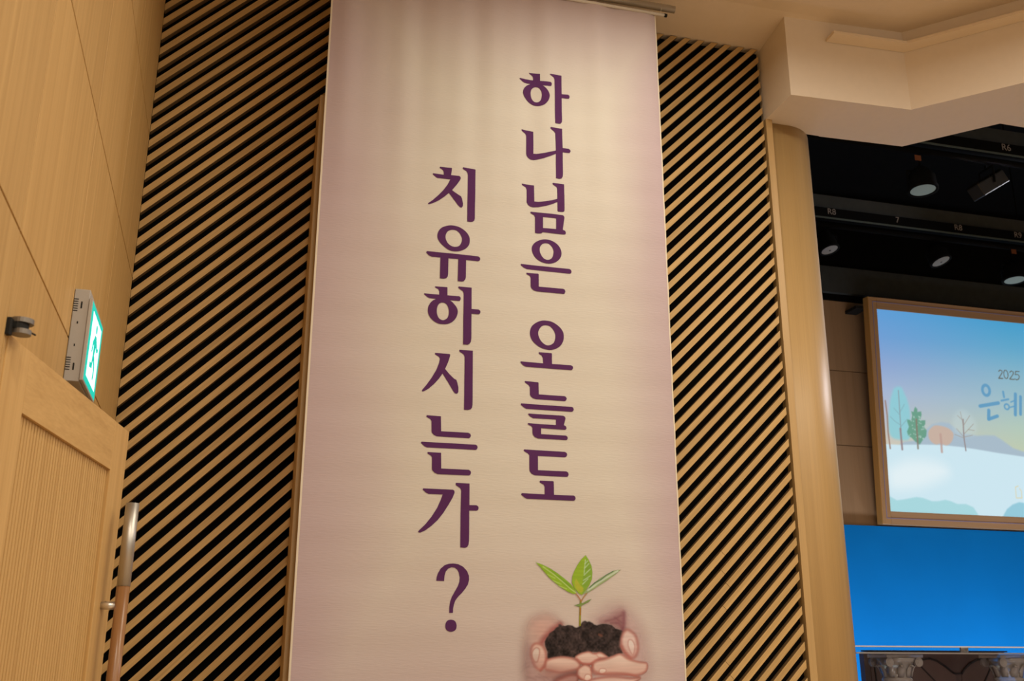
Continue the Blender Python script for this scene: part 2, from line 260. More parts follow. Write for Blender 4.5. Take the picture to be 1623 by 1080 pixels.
PRINT = [["S",[203,164,148],958.9,0.75,[[13708,2003],[14289,2238],[14737,2140],[15026,1874],[15271,1649],[14683,1273],[14368,902],[14541,334],[15074,336],[15698,175],[15961,-150],[15417,-634],[14792,-1033],[13739,-1267],[13349,-1028],[13176,7],[13176,975],[13309,1669]],0.0],["S",[196,142,126],917.2,0.55,[[13841,1881],[14556,2013],[14957,1728],[14594,1313],[14235,901],[14058,981],[13883,1388]],0.0],["S",[160,118,112],1083.9,0.6,[[13088,812],[13660,857],[13834,331],[13919,-152],[14446,-392],[15332,-393],[14883,-794],[13915,-951],[13349,-631],[13089,7]],0.0],["L",[206,158,142],250.1,0.4,[[13929,1840],[14465,1888],[14912,1749]],58.4],["L",[206,158,142],250.1,0.4,[[13662,1591],[14284,1639]],58.4],["L",[206,158,142],250.1,0.4,[[14060,1267],[14506,1435]],58.4],["S",[203,160,150],1250.7,0.62,[[16776,1958],[17154,2341],[17670,2602],[18183,2610],[18684,2193],[19124,1437],[19275,518],[19243,-311],[18862,-598],[17934,-882],[17022,-1041],[16488,-757],[16595,-27],[17328,221],[17975,429],[18037,927],[18197,1596],[17556,1841]],0.0],["S",[140,84,84],792.1,0.72,[[17097,1920],[17517,2093],[18106,2396],[18189,1933],[18171,1512],[17919,1594],[17555,1820]],0.0],["L",[110,62,64],166.8,0.5,[[17282,1964],[17701,2053],[18078,2227]],41.7],["L",[110,62,64],166.8,0.5,[[17557,1883],[17928,1888],[18130,1680]],41.7],["L",[110,62,64],166.8,0.5,[[17750,2138],[18068,1931]],41.7],["L",[140,66,62],375.2,0.8,[[15092,1792],[14731,1561],[14415,1270],[14191,982]],183.4],["L",[120,62,68],291.8,0.75,[[18212,2356],[18199,1933],[18139,1533]],100.1],["P",[52,40,37],83.4,1,[[14347,1024],[14424,1188],[14504,1271],[14572,1395],[14775,1520],[14888,1645],[15001,1696],[15025,1791],[15102,1805],[15182,1739],[15326,1724],[15453,1767],[15579,1760],[15679,1745],[15791,1675],[15881,1656],[16041,1720],[16112,1845],[16182,1930],[16296,1973],[16409,1920],[16501,1946],[16660,1873],[16727,1811],[16864,1771],[17025,1814],[17141,1836],[17325,1839],[17417,1819],[17600,1779],[17781,1634],[18011,1574],[18139,1512],[18023,1218],[17966,885],[18094,554],[17792,470],[17423,365],[17198,508],[16881,589],[16518,587],[16154,503],[15746,338],[15254,397],[14807,335],[14451,273],[14476,577],[14367,820]],0.0],["L",[110,66,52],83.4,0.8,[[16968,1355],[17082,1314]],108.4],["F",[208,172,158],208.4,0.97,[[18196,1555],[18430,1620],[18794,1350],[18914,807],[18759,391],[18487,299],[18231,513],[18042,802],[17996,1093],[18059,1344]],195.9],["L",[168,88,76],250.1,0.75,[[18025,844],[18186,554],[18487,286]],83.4],["F",[216,190,176],125.1,0.8,[[18414,1138],[18599,1118],[18720,848],[18623,473],[18496,556],[18368,887]],70.9],["F",[208,166,148],183.4,1,[[13925,980],[14235,881],[14401,617],[14429,252],[14316,-71],[14095,-224],[13876,-112],[13723,169],[13641,492],[13704,816]],166.8],["S",[140,104,102],500.3,0.5,[[13637,735],[13856,331],[13876,-72],[13701,169]],0.0],["F",[202,174,158],125.1,0.9,[[13902,769],[14078,717],[14099,494],[14009,170],[13877,130],[13746,331],[13738,573]],75.0],["L",[160,78,64],166.8,0.75,[[14443,293],[14369,-30],[14139,-240]],66.7],["F",[212,172,154],141.7,1,[[14451,252],[14986,384],[15522,358],[15856,237],[16032,13],[15871,-190],[15512,-292],[15066,-352],[14623,-272],[14359,-192],[14339,10]],154.3],["S",[150,96,86],708.7,0.6,[[14448,-111],[15067,-231],[15691,-231],[15421,-413],[14886,-553],[14357,-473]],0.0],["F",[214,176,158],108.4,1,[[15768,338],[16019,523],[16428,615],[16698,539],[16995,590],[17243,467],[17331,344],[16964,261],[16688,96],[16370,14],[16055,74]],129.2],["L",[166,82,70],150.1,0.75,[[15879,277],[16100,74],[16506,34],[16736,219],[16988,302]],58.4],["L",[180,110,96],125.1,0.6,[[16721,539],[16921,343]],41.7],["F",[214,178,160],108.4,1,[[16596,14],[16781,199],[17238,303],[17608,427],[17978,532],[18386,307],[18891,184],[19306,102],[19244,-270],[18775,-455],[18133,-393],[17494,-373],[17039,-393],[16679,-271]],154.3],["F",[214,174,156],108.4,1,[[15962,-109],[16235,34],[16503,-68],[16588,-312],[16558,-636],[16355,-696],[16043,-595],[15844,-433],[15861,-251]],120.9],["F",[222,190,172],83.4,0.9,[[16294,-393],[16496,-413],[16550,-595],[16355,-684],[16200,-595]],54.2],["F",[222,192,174],83.4,0.9,[[16977,-148],[17227,-148],[17269,-271],[17084,-373],[16927,-311]],54.2],["L",[166,84,70],150.1,0.7,[[16618,14],[16546,-190],[16700,-372],[17265,-413],[17949,-413],[18407,-414],[18911,-516]],50.0],["L",[168,88,74],150.1,0.7,[[15861,-231],[15844,-433],[16087,-635]],50.0],["L",[112,72,68],333.5,0.75,[[15846,-312],[15421,-372],[15064,-493],[14796,-653]],141.7],["F",[206,164,148],166.8,0.95,[[16582,-595],[17491,-474],[18403,-536],[18955,-557],[18391,-883],[17472,-1124],[16346,-1119],[16398,-757]],137.6],["F",[170,120,110],250.1,0.9,[[14885,-633],[15421,-413],[15845,-393],[15953,-635],[15678,-1036],[14968,-1114],[14661,-913]],183.4],["L",[140,102,98],166.8,0.55,[[13002,-312],[13176,-113],[13438,48]],37.5],["L",[140,102,98],166.8,0.55,[[13089,-392],[13306,-192],[13591,-32]],37.5],["L",[140,102,98],166.8,0.55,[[13918,-472],[14268,-593],[14442,-793]],37.5],["L",[140,102,98],166.8,0.55,[[14050,-392],[14444,-553],[14707,-753]],37.5],["L",[140,102,98],166.8,0.55,[[13480,-472],[13917,-632]],37.5],["L",[140,128,40],33.4,1,[[16042,1767],[16070,2277],[16091,2619],[16111,2859]],83.4],["L",[160,92,44],41.7,0.8,[[16077,2243],[16089,2516]],66.7],["L",[170,100,60],41.7,0.8,[[16125,2859],[16009,3029],[15863,3198]],58.4],["L",[170,120,70],41.7,0.8,[[16140,2860],[16252,3033],[16405,3209]],58.4],["P",[136,158,44],41.7,1,[[13915,4572],[14246,4476],[14652,4296],[15020,4079],[15352,3844],[15646,3608],[15829,3370],[15908,3199],[15751,3169],[15492,3260],[15198,3427],[14867,3661],[14574,3896],[14354,4132],[14135,4369]],0.0],["P",[108,138,40],100.1,0.7,[[14577,4276],[15130,3943],[15572,3607],[15864,3233],[15421,3500],[14944,3904]],0.0],["L",[186,192,120],33.4,0.8,[[14282,4373],[14761,4073],[15202,3737],[15569,3434],[15864,3233]],50.0],["L",[190,196,130],33.4,0.5,[[14501,4032],[14870,3868]],41.7],["L",[190,196,130],33.4,0.5,[[14757,3762],[15163,3598]],41.7],["L",[190,196,130],33.4,0.5,[[15014,3526],[15420,3397]],41.7],["P",[140,160,44],41.7,1,[[16377,4961],[16532,4746],[16658,4468],[16701,4189],[16672,3874],[16545,3592],[16352,3346],[16161,3135],[16012,3201],[15793,3439],[15685,3678],[15708,3956],[15806,4202],[15961,4486],[16154,4754]],0.0],["P",[118,144,56],83.4,0.7,[[16402,4884],[16639,4468],[16688,4119],[16625,3803],[16391,3416],[16199,3170],[16211,3794],[16316,4390]],0.0],["L",[186,196,160],33.4,0.65,[[16361,4742],[16292,4109]],50.0],["L",[186,196,160],33.4,0.65,[[16291,4039],[16598,4326]],50.0],["L",[186,196,160],33.4,0.65,[[16248,3795],[16592,4011]],50.0],["L",[186,196,160],33.4,0.65,[[16207,3620],[16475,3869]],50.0],["L",[186,196,160],33.4,0.65,[[16316,4354],[16528,4570]],50.0],["L",[186,196,160],33.4,0.65,[[16339,4565],[16474,4692]],50.0],["P",[166,160,52],41.7,0.95,[[15894,3874],[16021,3686],[16112,3549],[16241,3448],[16239,3309],[16125,3231],[15977,3304],[15831,3508],[15816,3716]],0.0],["P",[150,156,104],41.7,0.9,[[16199,3170],[16390,3381],[16696,3630],[17081,3918],[17428,4101],[17776,4285],[18123,4329],[17848,4111],[17420,3820],[16997,3567],[16652,3352],[16424,3226]],0.0],["L",[186,186,160],41.7,0.85,[[16464,3348],[17000,3707],[17540,4033],[17967,4272]],83.4],["L",[60,84,56],41.7,0.8,[[16542,3454],[16811,3702],[17117,3849],[17389,4065],[17737,4249]],37.5],["P",[120,132,70],33.4,1,[[15761,2648],[16004,2720],[16228,2775],[16455,2899],[16636,2954],[16491,2814],[16264,2707],[16038,2590],[15891,2633]],0.0]]
SCREEN = [["P",[168,188,204],31.4,0.95,[[585,974],[656,1026],[769,1054],[857,1048],[909,1013],[981,959],[1180,937],[1294,949],[1396,950],[1461,920],[1536,875],[1611,831],[1726,803],[2704,841],[2676,642],[1062,658],[249,710],[256,794],[312,826],[509,856]],0.0],["P",[206,232,242],16.8,1,[[-11,789],[95,790],[256,792],[527,809],[746,817],[966,810],[1188,793],[1411,772],[1720,750],[2217,756],[3189,827],[2895,-1062],[-152,-1086]],0.0],["S",[230,243,247],209.5,0.9,[[130,552],[405,650],[728,620],[783,510],[489,384],[219,344],[117,386]],0.0],["S",[140,206,216],41.9,0.85,[[277,1386],[326,1380],[354,1324],[381,1258],[401,1173],[404,1078],[381,1000],[394,906],[357,847],[271,842],[186,856],[147,910],[146,1033],[167,1158],[185,1245],[218,1324],[237,1364]],0.0],["L",[140,128,132],10.5,0.8,[[287,1348],[284,1070],[283,937]],8.4],["L",[150,128,130],10.5,0.9,[[278,956],[280,852],[283,747]],21.0],["L",[130,160,168],12.6,0.6,[[281,1098],[221,1161]],7.3],["L",[130,160,168],12.6,0.6,[[281,994],[221,1028],[171,1072]],7.3],["L",[130,160,168],12.6,0.6,[[289,1128],[344,1208]],7.3],["L",[130,160,168],12.6,0.6,[[284,975],[364,1056]],7.3],["L",[152,122,108],8.4,0.9,[[126,1231],[137,1080],[134,910],[145,749]],15.7],["P",[98,156,130],14.7,0.88,[[471,1192],[493,1169],[491,1141],[535,1148],[538,1115],[516,1056],[577,1060],[573,1021],[554,991],[584,955],[573,897],[531,857],[489,807],[442,833],[402,869],[361,894],[353,932],[379,981],[362,1037],[369,1056],[412,1049],[427,1098],[420,1141],[447,1138],[455,1167]],0.0],["L",[176,206,196],8.4,0.7,[[423,968],[426,966]],11.5],["L",[176,206,196],8.4,0.7,[[447,956],[450,953]],11.5],["L",[176,206,196],8.4,0.7,[[507,1088],[510,1085]],11.5],["L",[176,206,196],8.4,0.7,[[374,896],[377,893]],11.5],["L",[176,206,196],8.4,0.7,[[434,1043],[437,1040]],11.5],["L",[176,206,196],8.4,0.7,[[570,995],[573,992]],11.5],["L",[176,206,196],8.4,0.7,[[539,991],[542,989]],11.5],["L",[176,206,196],8.4,0.7,[[508,1067],[511,1065]],11.5],["L",[176,206,196],8.4,0.7,[[492,895],[495,893]],11.5],["L",[176,206,196],8.4,0.7,[[474,924],[477,922]],11.5],["L",[176,206,196],8.4,0.7,[[516,1088],[519,1086]],11.5],["L",[176,206,196],8.4,0.7,[[522,963],[525,960]],11.5],["L",[176,206,196],8.4,0.7,[[446,1092],[449,1089]],11.5],["L",[176,206,196],8.4,0.7,[[545,993],[548,990]],11.5],["L",[176,206,196],8.4,0.7,[[508,894],[511,891]],11.5],["L",[176,206,196],8.4,0.7,[[506,884],[509,881]],11.5],["L",[176,206,196],8.4,0.7,[[448,909],[451,906]],11.5],["L",[176,206,196],8.4,0.7,[[455,877],[458,875]],11.5],["L",[176,206,196],8.4,0.7,[[555,1083],[558,1080]],11.5],["L",[176,206,196],8.4,0.7,[[410,1045],[413,1043]],11.5],["L",[176,206,196],8.4,0.7,[[565,1003],[568,1000]],11.5],["L",[176,206,196],8.4,0.7,[[503,1031],[506,1028]],11.5],["L",[176,206,196],8.4,0.7,[[478,1009],[481,1007]],11.5],["L",[176,206,196],8.4,0.7,[[444,960],[447,957]],11.5],["L",[176,206,196],8.4,0.7,[[482,886],[485,884]],11.5],["L",[176,206,196],8.4,0.7,[[500,881],[503,879]],11.5],["L",[176,206,196],8.4,0.7,[[532,869],[535,866]],11.5],["L",[176,206,196],8.4,0.7,[[514,1065],[517,1062]],11.5],["L",[176,206,196],8.4,0.7,[[533,875],[537,872]],11.5],["L",[176,206,196],8.4,0.7,[[550,970],[553,967]],11.5],["L",[176,206,196],8.4,0.7,[[521,1054],[524,1051]],11.5],["L",[176,206,196],8.4,0.7,[[536,968],[539,965]],11.5],["L",[176,206,196],8.4,0.7,[[442,1084],[445,1081]],11.5],["L",[176,206,196],8.4,0.7,[[532,869],[535,866]],11.5],["L",[176,206,196],8.4,0.7,[[390,905],[393,903]],11.5],["L",[176,206,196],8.4,0.7,[[464,1064],[467,1062]],11.5],["L",[176,206,196],8.4,0.7,[[429,915],[432,913]],11.5],["L",[176,206,196],8.4,0.7,[[555,1096],[558,1093]],11.5],["L",[176,206,196],8.4,0.7,[[506,1092],[509,1090]],11.5],["L",[176,206,196],8.4,0.7,[[520,1025],[523,1022]],11.5],["L",[176,206,196],8.4,0.7,[[537,871],[540,869]],11.5],["L",[176,206,196],8.4,0.7,[[465,863],[468,860]],11.5],["L",[176,206,196],8.4,0.7,[[447,1081],[450,1078]],11.5],["L",[176,206,196],8.4,0.7,[[503,1095],[506,1093]],11.5],["L",[176,206,196],8.4,0.7,[[418,1000],[421,998]],11.5],["L",[176,206,196],8.4,0.7,[[503,1066],[506,1063]],11.5],["L",[134,124,110],10.5,0.9,[[471,1063],[469,910],[466,766]],18.9],["S",[206,176,156],21.0,0.85,[[688,1014],[765,1012],[840,994],[892,954],[893,906],[859,847],[801,815],[737,831],[681,818],[628,843],[600,889],[605,947],[641,987]],0.0],["L",[188,156,146],10.5,0.8,[[743,926],[744,850],[743,746]],25.1],["S",[196,214,216],94.3,0.45,[[1005,1193],[1092,1169],[1172,1067],[1161,970],[1067,926],[935,937],[899,1031],[931,1130]],0.0],["L",[150,138,138],8.4,0.95,[[1029,1097],[1022,981],[1021,885],[1030,775]],14.7],["L",[160,150,140],8.4,0.75,[[1026,1020],[1003,1173]],7.3],["L",[160,150,140],8.4,0.75,[[1032,1040],[1112,1141]],7.3],["L",[160,150,140],8.4,0.75,[[1022,943],[1148,1056]],7.3],["L",[160,150,140],8.4,0.75,[[1019,914],[940,995]],7.3],["L",[160,150,140],8.4,0.75,[[1018,904],[912,936]],7.3],["L",[160,150,140],8.4,0.75,[[1021,914],[1124,939]],7.3],["L",[160,150,140],8.4,0.75,[[1080,994],[1152,989]],7.3],["L",[160,150,140],8.4,0.75,[[1012,1096],[965,1132]],7.3],["O",[98,156,194],10.5,0.95,[[1340,1423],[1384,1426],[1334,1369]],32.5],["L",[98,156,194],10.5,0.95,[[1249,1250],[1369,1275],[1478,1298]],37.7],["L",[98,156,194],10.5,0.95,[[1351,1210],[1340,1122]],39.8],["L",[98,156,194],10.5,0.95,[[1340,1119],[1451,1158]],35.6],["L",[98,156,194],10.5,0.9,[[1550,1421],[1555,1367]],25.1],["L",[98,156,194],10.5,0.9,[[1518,1325],[1607,1346]],21.0],["O",[98,156,194],10.5,0.9,[[1578,1265],[1607,1266],[1575,1237]],18.9],["L",[98,156,194],8.4,0.9,[[1633,1318],[1681,1336]],14.7],["L",[98,156,194],8.4,0.9,[[1621,1262],[1674,1276]],14.7],["L",[98,156,194],10.5,0.95,[[1701,1407],[1675,1187]],37.7],["L",[98,156,194],10.5,0.95,[[1762,1383],[1740,1196]],34.6],["L",[98,98,90],5.2,0.9,[[1519,1639],[1538,1653],[1560,1647],[1561,1627],[1537,1595],[1510,1563],[1562,1565]],10.5],["O",[98,98,90],5.2,0.9,[[1606,1612],[1632,1614],[1601,1567]],10.5],["L",[98,98,90],5.2,0.9,[[1658,1639],[1677,1654],[1700,1647],[1701,1627],[1676,1595],[1647,1565],[1702,1565]],10.5],["L",[98,98,90],5.2,0.9,[[1777,1655],[1732,1655],[1723,1619],[1755,1623],[1774,1602],[1761,1573],[1737,1563],[1714,1570]],10.5],["P",[162,214,220],21.0,0.85,[[57,291],[107,271],[179,237],[264,250],[405,279],[479,273],[584,245],[649,248],[738,265],[802,254],[876,229],[975,233],[1060,204],[1108,136],[1110,57],[35,19]],0.0],["P",[140,198,216],21.0,0.85,[[1385,86],[1414,143],[1459,201],[1533,251],[1615,278],[1716,268],[1801,215],[1832,102]],0.0],["L",[226,212,166],8.4,0.9,[[1637,417],[1656,389],[1654,322],[1586,319],[1587,429],[1623,443]],9.4]]
# ------------------------------------------------------------------ the hall shell
Z = lambda z: z + EYE                        # heights below are measured from the eye level
XW, D = -.55, 5.06                           # left wall, front plane of the slats
ZC = 3.75                                   # hall ceiling
tag(box('floor', XW - .2, 13, -9, 9.1, -.1, 0, M['floor']), 'brown wooden hall floor below the picture', 'floor', kind='structure')
cpts = [(-9, Z(ZC)), (4.72, Z(ZC)), (5.07, Z(3.703)), (5.25, Z(3.703)), (5.25, Z(ZC) + .1), (-9, Z(ZC) + .1)]
cv = [(x, y, z) for x in (XW - .2, 13) for y, z in cpts]
tag(mesh('ceiling', cv, [(0, 1, 2, 3, 4, 5), (11, 10, 9, 8, 7, 6)] + [(i, i + 6, (i + 1) % 6 + 6, (i + 1) % 6) for i in range(6)], M['plaster']), 'plain beige plaster ceiling above the slatted wall', 'ceiling', kind='structure')

# left wall: veneer panels on a dark backing, shadow-gap joints
wl = tag(box('wall_left', XW - .2, XW - .014, -9, 5.2, 0, Z(ZC), M['joint']), 'oak veneer panelled wall on the left side', 'wall', kind='structure')
ys = [-1.74, -.88, 0, .86, 1.72, 2.58, 3.452, 4.288, 5.06]
zs = [-EYE, -.555, .23, 1.014, 1.801, 2.577, 3.36, ZC]
for i in range(len(ys) - 1):
    for k in range(len(zs) - 1):
        bm = bmesh.new()
        add_box(bm, XW - .0135, XW, ys[i] + .0036, ys[i + 1] - .0036, Z(zs[k]) + .0034, Z(zs[k + 1]) - .0034, .0008)
        bm_obj('panel', bm, M['panel'], wl)

# slatted wall: black backing, one object per slat (45 degrees)
wf = tag(box('wall_front', XW - .1, 3.03, D + .055, D + .15, 0, Z(3.702), M['black']), 'wall of diagonal oak slats over a black backing', 'wall', kind='structure')
def clip(poly, f):
    out = []
    for i in range(len(poly)):
        a, b = poly[i], poly[(i + 1) % len(poly)]
        fa, fb = f(a), f(b)
        if fa >= 0: out.append(a)
        if (fa >= 0) != (fb >= 0):
            t = fa / (fa - fb); out.append((a[0] + (b[0] - a[0]) * t, a[1] + (b[1] - a[1]) * t))
    return out
def slats(xa, xb, za, zb, phase, period=.0905, face=.0425, cut=None):
    k0 = math.floor((za - xb - phase) / period)
    for k in range(k0, k0 + 200):
        c = phase + k * period
        if c > zb - xa: break
        p = [(xa - 1, xa - 1 + c), (xb + 1, xb + 1 + c), (xb + 1, xb + 1 + c + face), (xa - 1, xa - 1 + c + face)]
        for f in (lambda q: q[0] - xa, lambda q: xb - q[0], lambda q: q[1] - za, lambda q: zb - q[1]):
            p = clip(p, f)
            if len(p) < 3: break
        if len(p) < 3: continue
        ar = abs(sum(p[i][0] * p[(i + 1) % len(p)][1] - p[(i + 1) % len(p)][0] * p[i][1] for i in range(len(p)))) / 2
        if ar < .0006: continue
        pieces = [p]
        if cut and -.35 < cut + c < 1.0 and k % 5:         # butt joints where two lengths of slat meet
            s0 = 2 * cut + c + .03 * math.sin(k * 2.3)
            pieces = [clip(p, lambda q: s0 - .0012 - q[0] - q[1]), clip(p, lambda q: q[0] + q[1] - s0 - .0012)]
        for pc in pieces:
            if len(pc) < 3: continue
            bm = bmesh.new(); add_prism(bm, [(x, Z(z)) for x, z in pc], 'y', D, D + .034)
            bmesh.ops.remove_doubles(bm, verts=bm.verts, dist=1e-5)
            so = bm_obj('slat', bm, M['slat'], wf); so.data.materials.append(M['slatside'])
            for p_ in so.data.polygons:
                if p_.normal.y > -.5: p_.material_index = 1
slats(XW + .001, 1.2, -EYE + .01, 3.698, .801)
slats(1.203, 2.972, -EYE + .01, 3.698, -.992, cut=2.545)

tag(box('trim_1', 2.986, 3.028, D - .006, D + .06, 0, Z(3.21), M['pillar']), 'narrow upright oak trim closing the right end of the slats', 'trim', kind='structure')

# rounded pillar between the slats and the stage
pts = [(3.031, 5.09), (3.042, 5.09)]
cx, cy, r = 3.15, 5.347, .257
for i in range(19):
    t = math.radians(-90 + 90 * i / 18); pts.append((cx + r * math.cos(t), cy + r * math.sin(t)))
pts += [(3.407, 6.2), (3.031, 6.2)]
bm = bmesh.new(); add_prism(bm, pts, 'z', 0, Z(3.209))
pil = tag(bm_obj('wall_pillar', bm, M['pillar']), 'rounded oak pillar between the slatted wall and the stage', 'pillar', kind='structure')
for p in pil.data.polygons:
    if abs(p.normal.z) < .5 and (p.center.x > 3.045 and p.center.y < 5.36): p.use_smooth = True

# proscenium beam with its faceted front and a cove box under the ceiling
beam = [(2.992, D + .1), (2.992, 4.76), (3.78, 4.722), (6.5, 2.0), (9.5, 2.0), (9.5, 4.79), (4.413, 4.72), (4.01, 5.14), (3.42, 5.165), (3.42, D + .1)]
tag(prism('ceiling_beam', beam, 'z', Z(3.21), Z(ZC), M['soffit']), 'faceted cream beam over the stage opening', 'beam', kind='structure')
def off(p, q, d):
    v = Vector((q[0] - p[0], q[1] - p[1])).normalized(); return Vector((v.y, -v.x)) * d
n1 = off((2.992, 4.76), (3.78, 4.722), .095); n2 = off((3.78, 4.722), (6.5, 2.0), .095)
P2 = Vector((3.78, 4.722)); mid = (n1 + n2).normalized() * (.095 / (n1 + n2).normalized().dot(n1.normalized()))
cove = [(3.255, 4.745), tuple(Vector((3.255, 4.745)) + n1), tuple(P2 + mid), tuple(Vector((6.5, 2.0)) + n2), (6.5, 1.999), (3.78, 4.719)]
tag(prism('trim_2', cove, 'z', Z(3.605), Z(3.622), M['plaster']), 'thin cream cove shelf running below the ceiling on the beam face', 'shelf', kind='structure')

# ------------------------------------------------------------------ the stage shell
YS = 9.0
wb = tag(box('wall_stage_back', 3.3, 13, YS + .016, YS + .15, 0, Z(3.665), M['joint']), 'brown panelled back wall of the stage', 'wall', kind='structure')
xs = [3.3, 4.75, 6.95, 9.15, 11.35, 13]
zz = [1.318, 2.115, 2.895, 3.663]
for i in range(5):
    for k in range(3):
        bm = bmesh.new(); add_box(bm, xs[i] + .001, xs[i + 1] - .001, YS, YS + .015, Z(zz[k]) + .004, Z(zz[k + 1]) - .004)
        bm_obj('panel', bm, M['stagewood'], wb)
tag(box('wall_stage_top', 3.3, 13, YS - .02, YS + .15, Z(3.667), Z(4.9), M['stageblack']), 'black upper wall of the stage above the panels', 'wall', kind='structure')
tag(box('trim_3', 3.41, 13, YS - .07, YS - .022, Z(3.73), Z(4.02), M['stagegrey']), 'dark grey strip high on the stage back wall', 'strip', kind='structure')
tag(box('ceiling_stage', 3.3, 13, 5.3, 9.2, Z(4.9), Z(5.0), M['stageblack']), 'black ceiling over the stage', 'ceiling', kind='structure')
tag(box('wall_stage_side', 3.3, 3.408, 6.21, 8.98, 0, Z(4.9), M['stagegrey']), 'black side wall of the stage behind the pillar', 'wall', kind='structure')
tag(box('wall_stage_front', 3.3, 9.5, 5.2, 5.29, Z(ZC), Z(4.9), M['stageblack']), 'black wall above the stage opening behind the beam', 'wall', kind='structure')
tag(box('wall_right', 13, 13.1, -9, 9.2, 0, Z(4.9), M['plaster']), 'cream hall wall outside the picture on the right', 'wall', kind='structure')
tag(box('floor_stage', 3.41, 12.99, 5.4, 8.99, .001, .62, M['floor']), 'raised brown wooden stage floor', 'stage', kind='structure')
tag(box('blue_backdrop', 3.45, 12.9, 8.94, 8.985, .63, Z(1.312), M['blue']), 'tall plain bright blue backdrop along the foot of the stage back wall', 'backdrop')

# ------------------------------------------------------------------ the door, swung open along the left wall
H = Vector((-.547, 2.613)); F_ = Vector((-.353, 3.698)); dd = (F_ - H).normalized(); nn = Vector((dd.y, -dd.x)); LW = (F_ - H).length
def DP(s, o, z): q = H + dd * s + nn * o; return (q.x, q.y, z)
def door_box(name, s0, s1, o0, o1, z0, z1, mat, parent, bevel=0):
    bm = bmesh.new(); add_box(bm, s0, s1, o0, o1, z0, z1, bevel)
    for v in bm.verts: v.co = DP(v.co.x, v.co.y, v.co.z)
    return bm_obj(name, bm, mat, parent)
dr = tag(empty('door_1', (H.x, H.y, 0)), 'light oak door with a ribbed panel and a long pull handle, open along the left wall', 'door', kind='structure')
dt = Z(.76); ps0, ps1, pz1, pz0 = .149, .938, Z(.601), .35
door_box('stile', 0, ps0, -.042, 0, .012, dt, M['door'], dr, .0012)
door_box('stile', ps1, LW, -.042, 0, .012, dt, M['door'], dr, .0012)
door_box('rail', ps0 + .0005, ps1 - .0005, -.042, -.0004, pz1, dt, M['door_rail'], dr)
door_box('rail', ps0 + .0005, ps1 - .0005, -.042, -.0004, .012, pz0, M['door_rail'], dr)
bm = bmesh.new()
add_box(bm, ps0 + .0005, ps1 - .0005, -.030, -.017, pz0, pz1)
nr = 38; pw = (ps1 - ps0 - .004) / nr
for i in range(nr):
    s = ps0 + .002 + i * pw
    add_box(bm, s + .0028, s + pw - .0028, -.0172, -.0105, pz0 + .001, pz1 - .001)
for v in bm.verts: v.co = DP(v.co.x, v.co.y, v.co.z)
tag(bm_obj('ribbed_panel', bm, M['door'], dr), 'sunken panel of fine vertical oak ribs')
for side, o in ((1, .062), (-1, -.104)):
    s = 1.012
    hd = tube('handle', DP(s, o, Z(-.52)), DP(s, o, Z(.238)), .0205, M['handlewood'], dr, n=28)
    hd['label'] = 'round reddish wooden pull handle with steel ends'
    tube('steel_cap', DP(s, o, Z(.2385)), DP(s, o, Z(.503)), .0212, M['steel'], hd, n=28)
    tube('steel_cap', DP(s, o, Z(-.78)), DP(s, o, Z(-.5205)), .0212, M['steel'], hd, n=28)
    for z in (.178, -.46):
        tube('standoff', DP(s, .0 if side > 0 else -.042, Z(z)), DP(s, o - side * .017, Z(z)), .0125, M['chrome'], hd, n=18)
    tube('set_screw', DP(s + .002, side * .012 - (0 if side > 0 else .042), Z(.178)), DP(s + .002, side * .012 + .0 - (0 if side > 0 else .042), Z(.1915)), .003, M['dark'], hd, n=8)
hz = Z(.785)
bm = bmesh.new(); add_tube(bm, DP(.010, .022, hz + .004), DP(.010, .022, hz + .016), .027, n=24)
hng = bm_obj('pivot_hinge', bm, M['iron'], dr)
bm = bmesh.new(); add_tube(bm, DP(.008, .024, hz - .024), DP(.008, .024, hz - .012), .023, n=24); bm_obj('lower_disc', bm, M['iron'], hng)
bm = bmesh.new(); add_tube(bm, DP(.006, .018, hz - .012), DP(.006, .018, hz + .004), .022, n=18)
add_tube(bm, DP(.02, .030, hz - .008), DP(.07, .034, hz - .004), .0025, n=8); add_box(bm, -.034, -.016, -.002, .012, hz - .034, hz + .008)
for v in list(bm.verts)[-8:]: v.co = DP(v.co.x, v.co.y, v.co.z)
bm_obj('pivot_core', bm, M['dark'], hng)

# ------------------------------------------------------------------ exit sign on the left wall
sg = tag(empty('exit_sign', (XW, 3.63, Z(.87))), 'lit green and white exit sign box on the panelled wall above the door', 'exit sign')
sy0, sy1, sz0, sz1 = 3.468, 3.81, Z(.868), Z(1.182)
box('housing', XW + .001, -.501, sy0, sy1, sz0, sz1, M['signgrey'], sg, .002)
bm = bmesh.new()
for a in (1.145, 1.137, 1.129, 1.121, 1.113, 1.105, .945, .937, .929, .921, .913, .905):
    add_box(bm, XW + .002, XW + .016, sy0 - .0008, sy0 + .001, Z(a), Z(a) + .0028)
for a in (1.062, .985): add_box(bm, -.531, -.527, sy0 - .0008, sy0 + .001, Z(a), Z(a) + .008)
for a in (1.115, .905): add_box(bm, -.526, -.521, sy0 - .0008, sy0 + .001, Z(a), Z(a) + .024)
bm_obj('vent_slots', bm, M['dark'], sg)['kind'] = 'stuff'
fy0, fy1, fz0, fz1 = 3.462, 3.785, Z(.872), Z(1.152)
fr = box('face_frame', -.5005, -.4895, fy0, fy1, fz0, fz1, M['signgrey'], sg, .0015)
gm = base_mat('sign_green', (.0, .16, .12), .5, emis=(.0, .60, .46), es=.95)
wm = base_mat('sign_white', (.6, .7, .66), .5, emis=(.62, 1.0, .96), es=1.35)
fx = -.4885
box('green_panel', fx - .0009, fx, fy0 + .008, fy1 - .008, fz0 + .008, fz1 - .008, gm, sg)
box('white_panel', fx + .0001, fx + .0006, fy0 + .045, fy1 - .045, fz0 + .03, fz1 - .03, wm, sg)
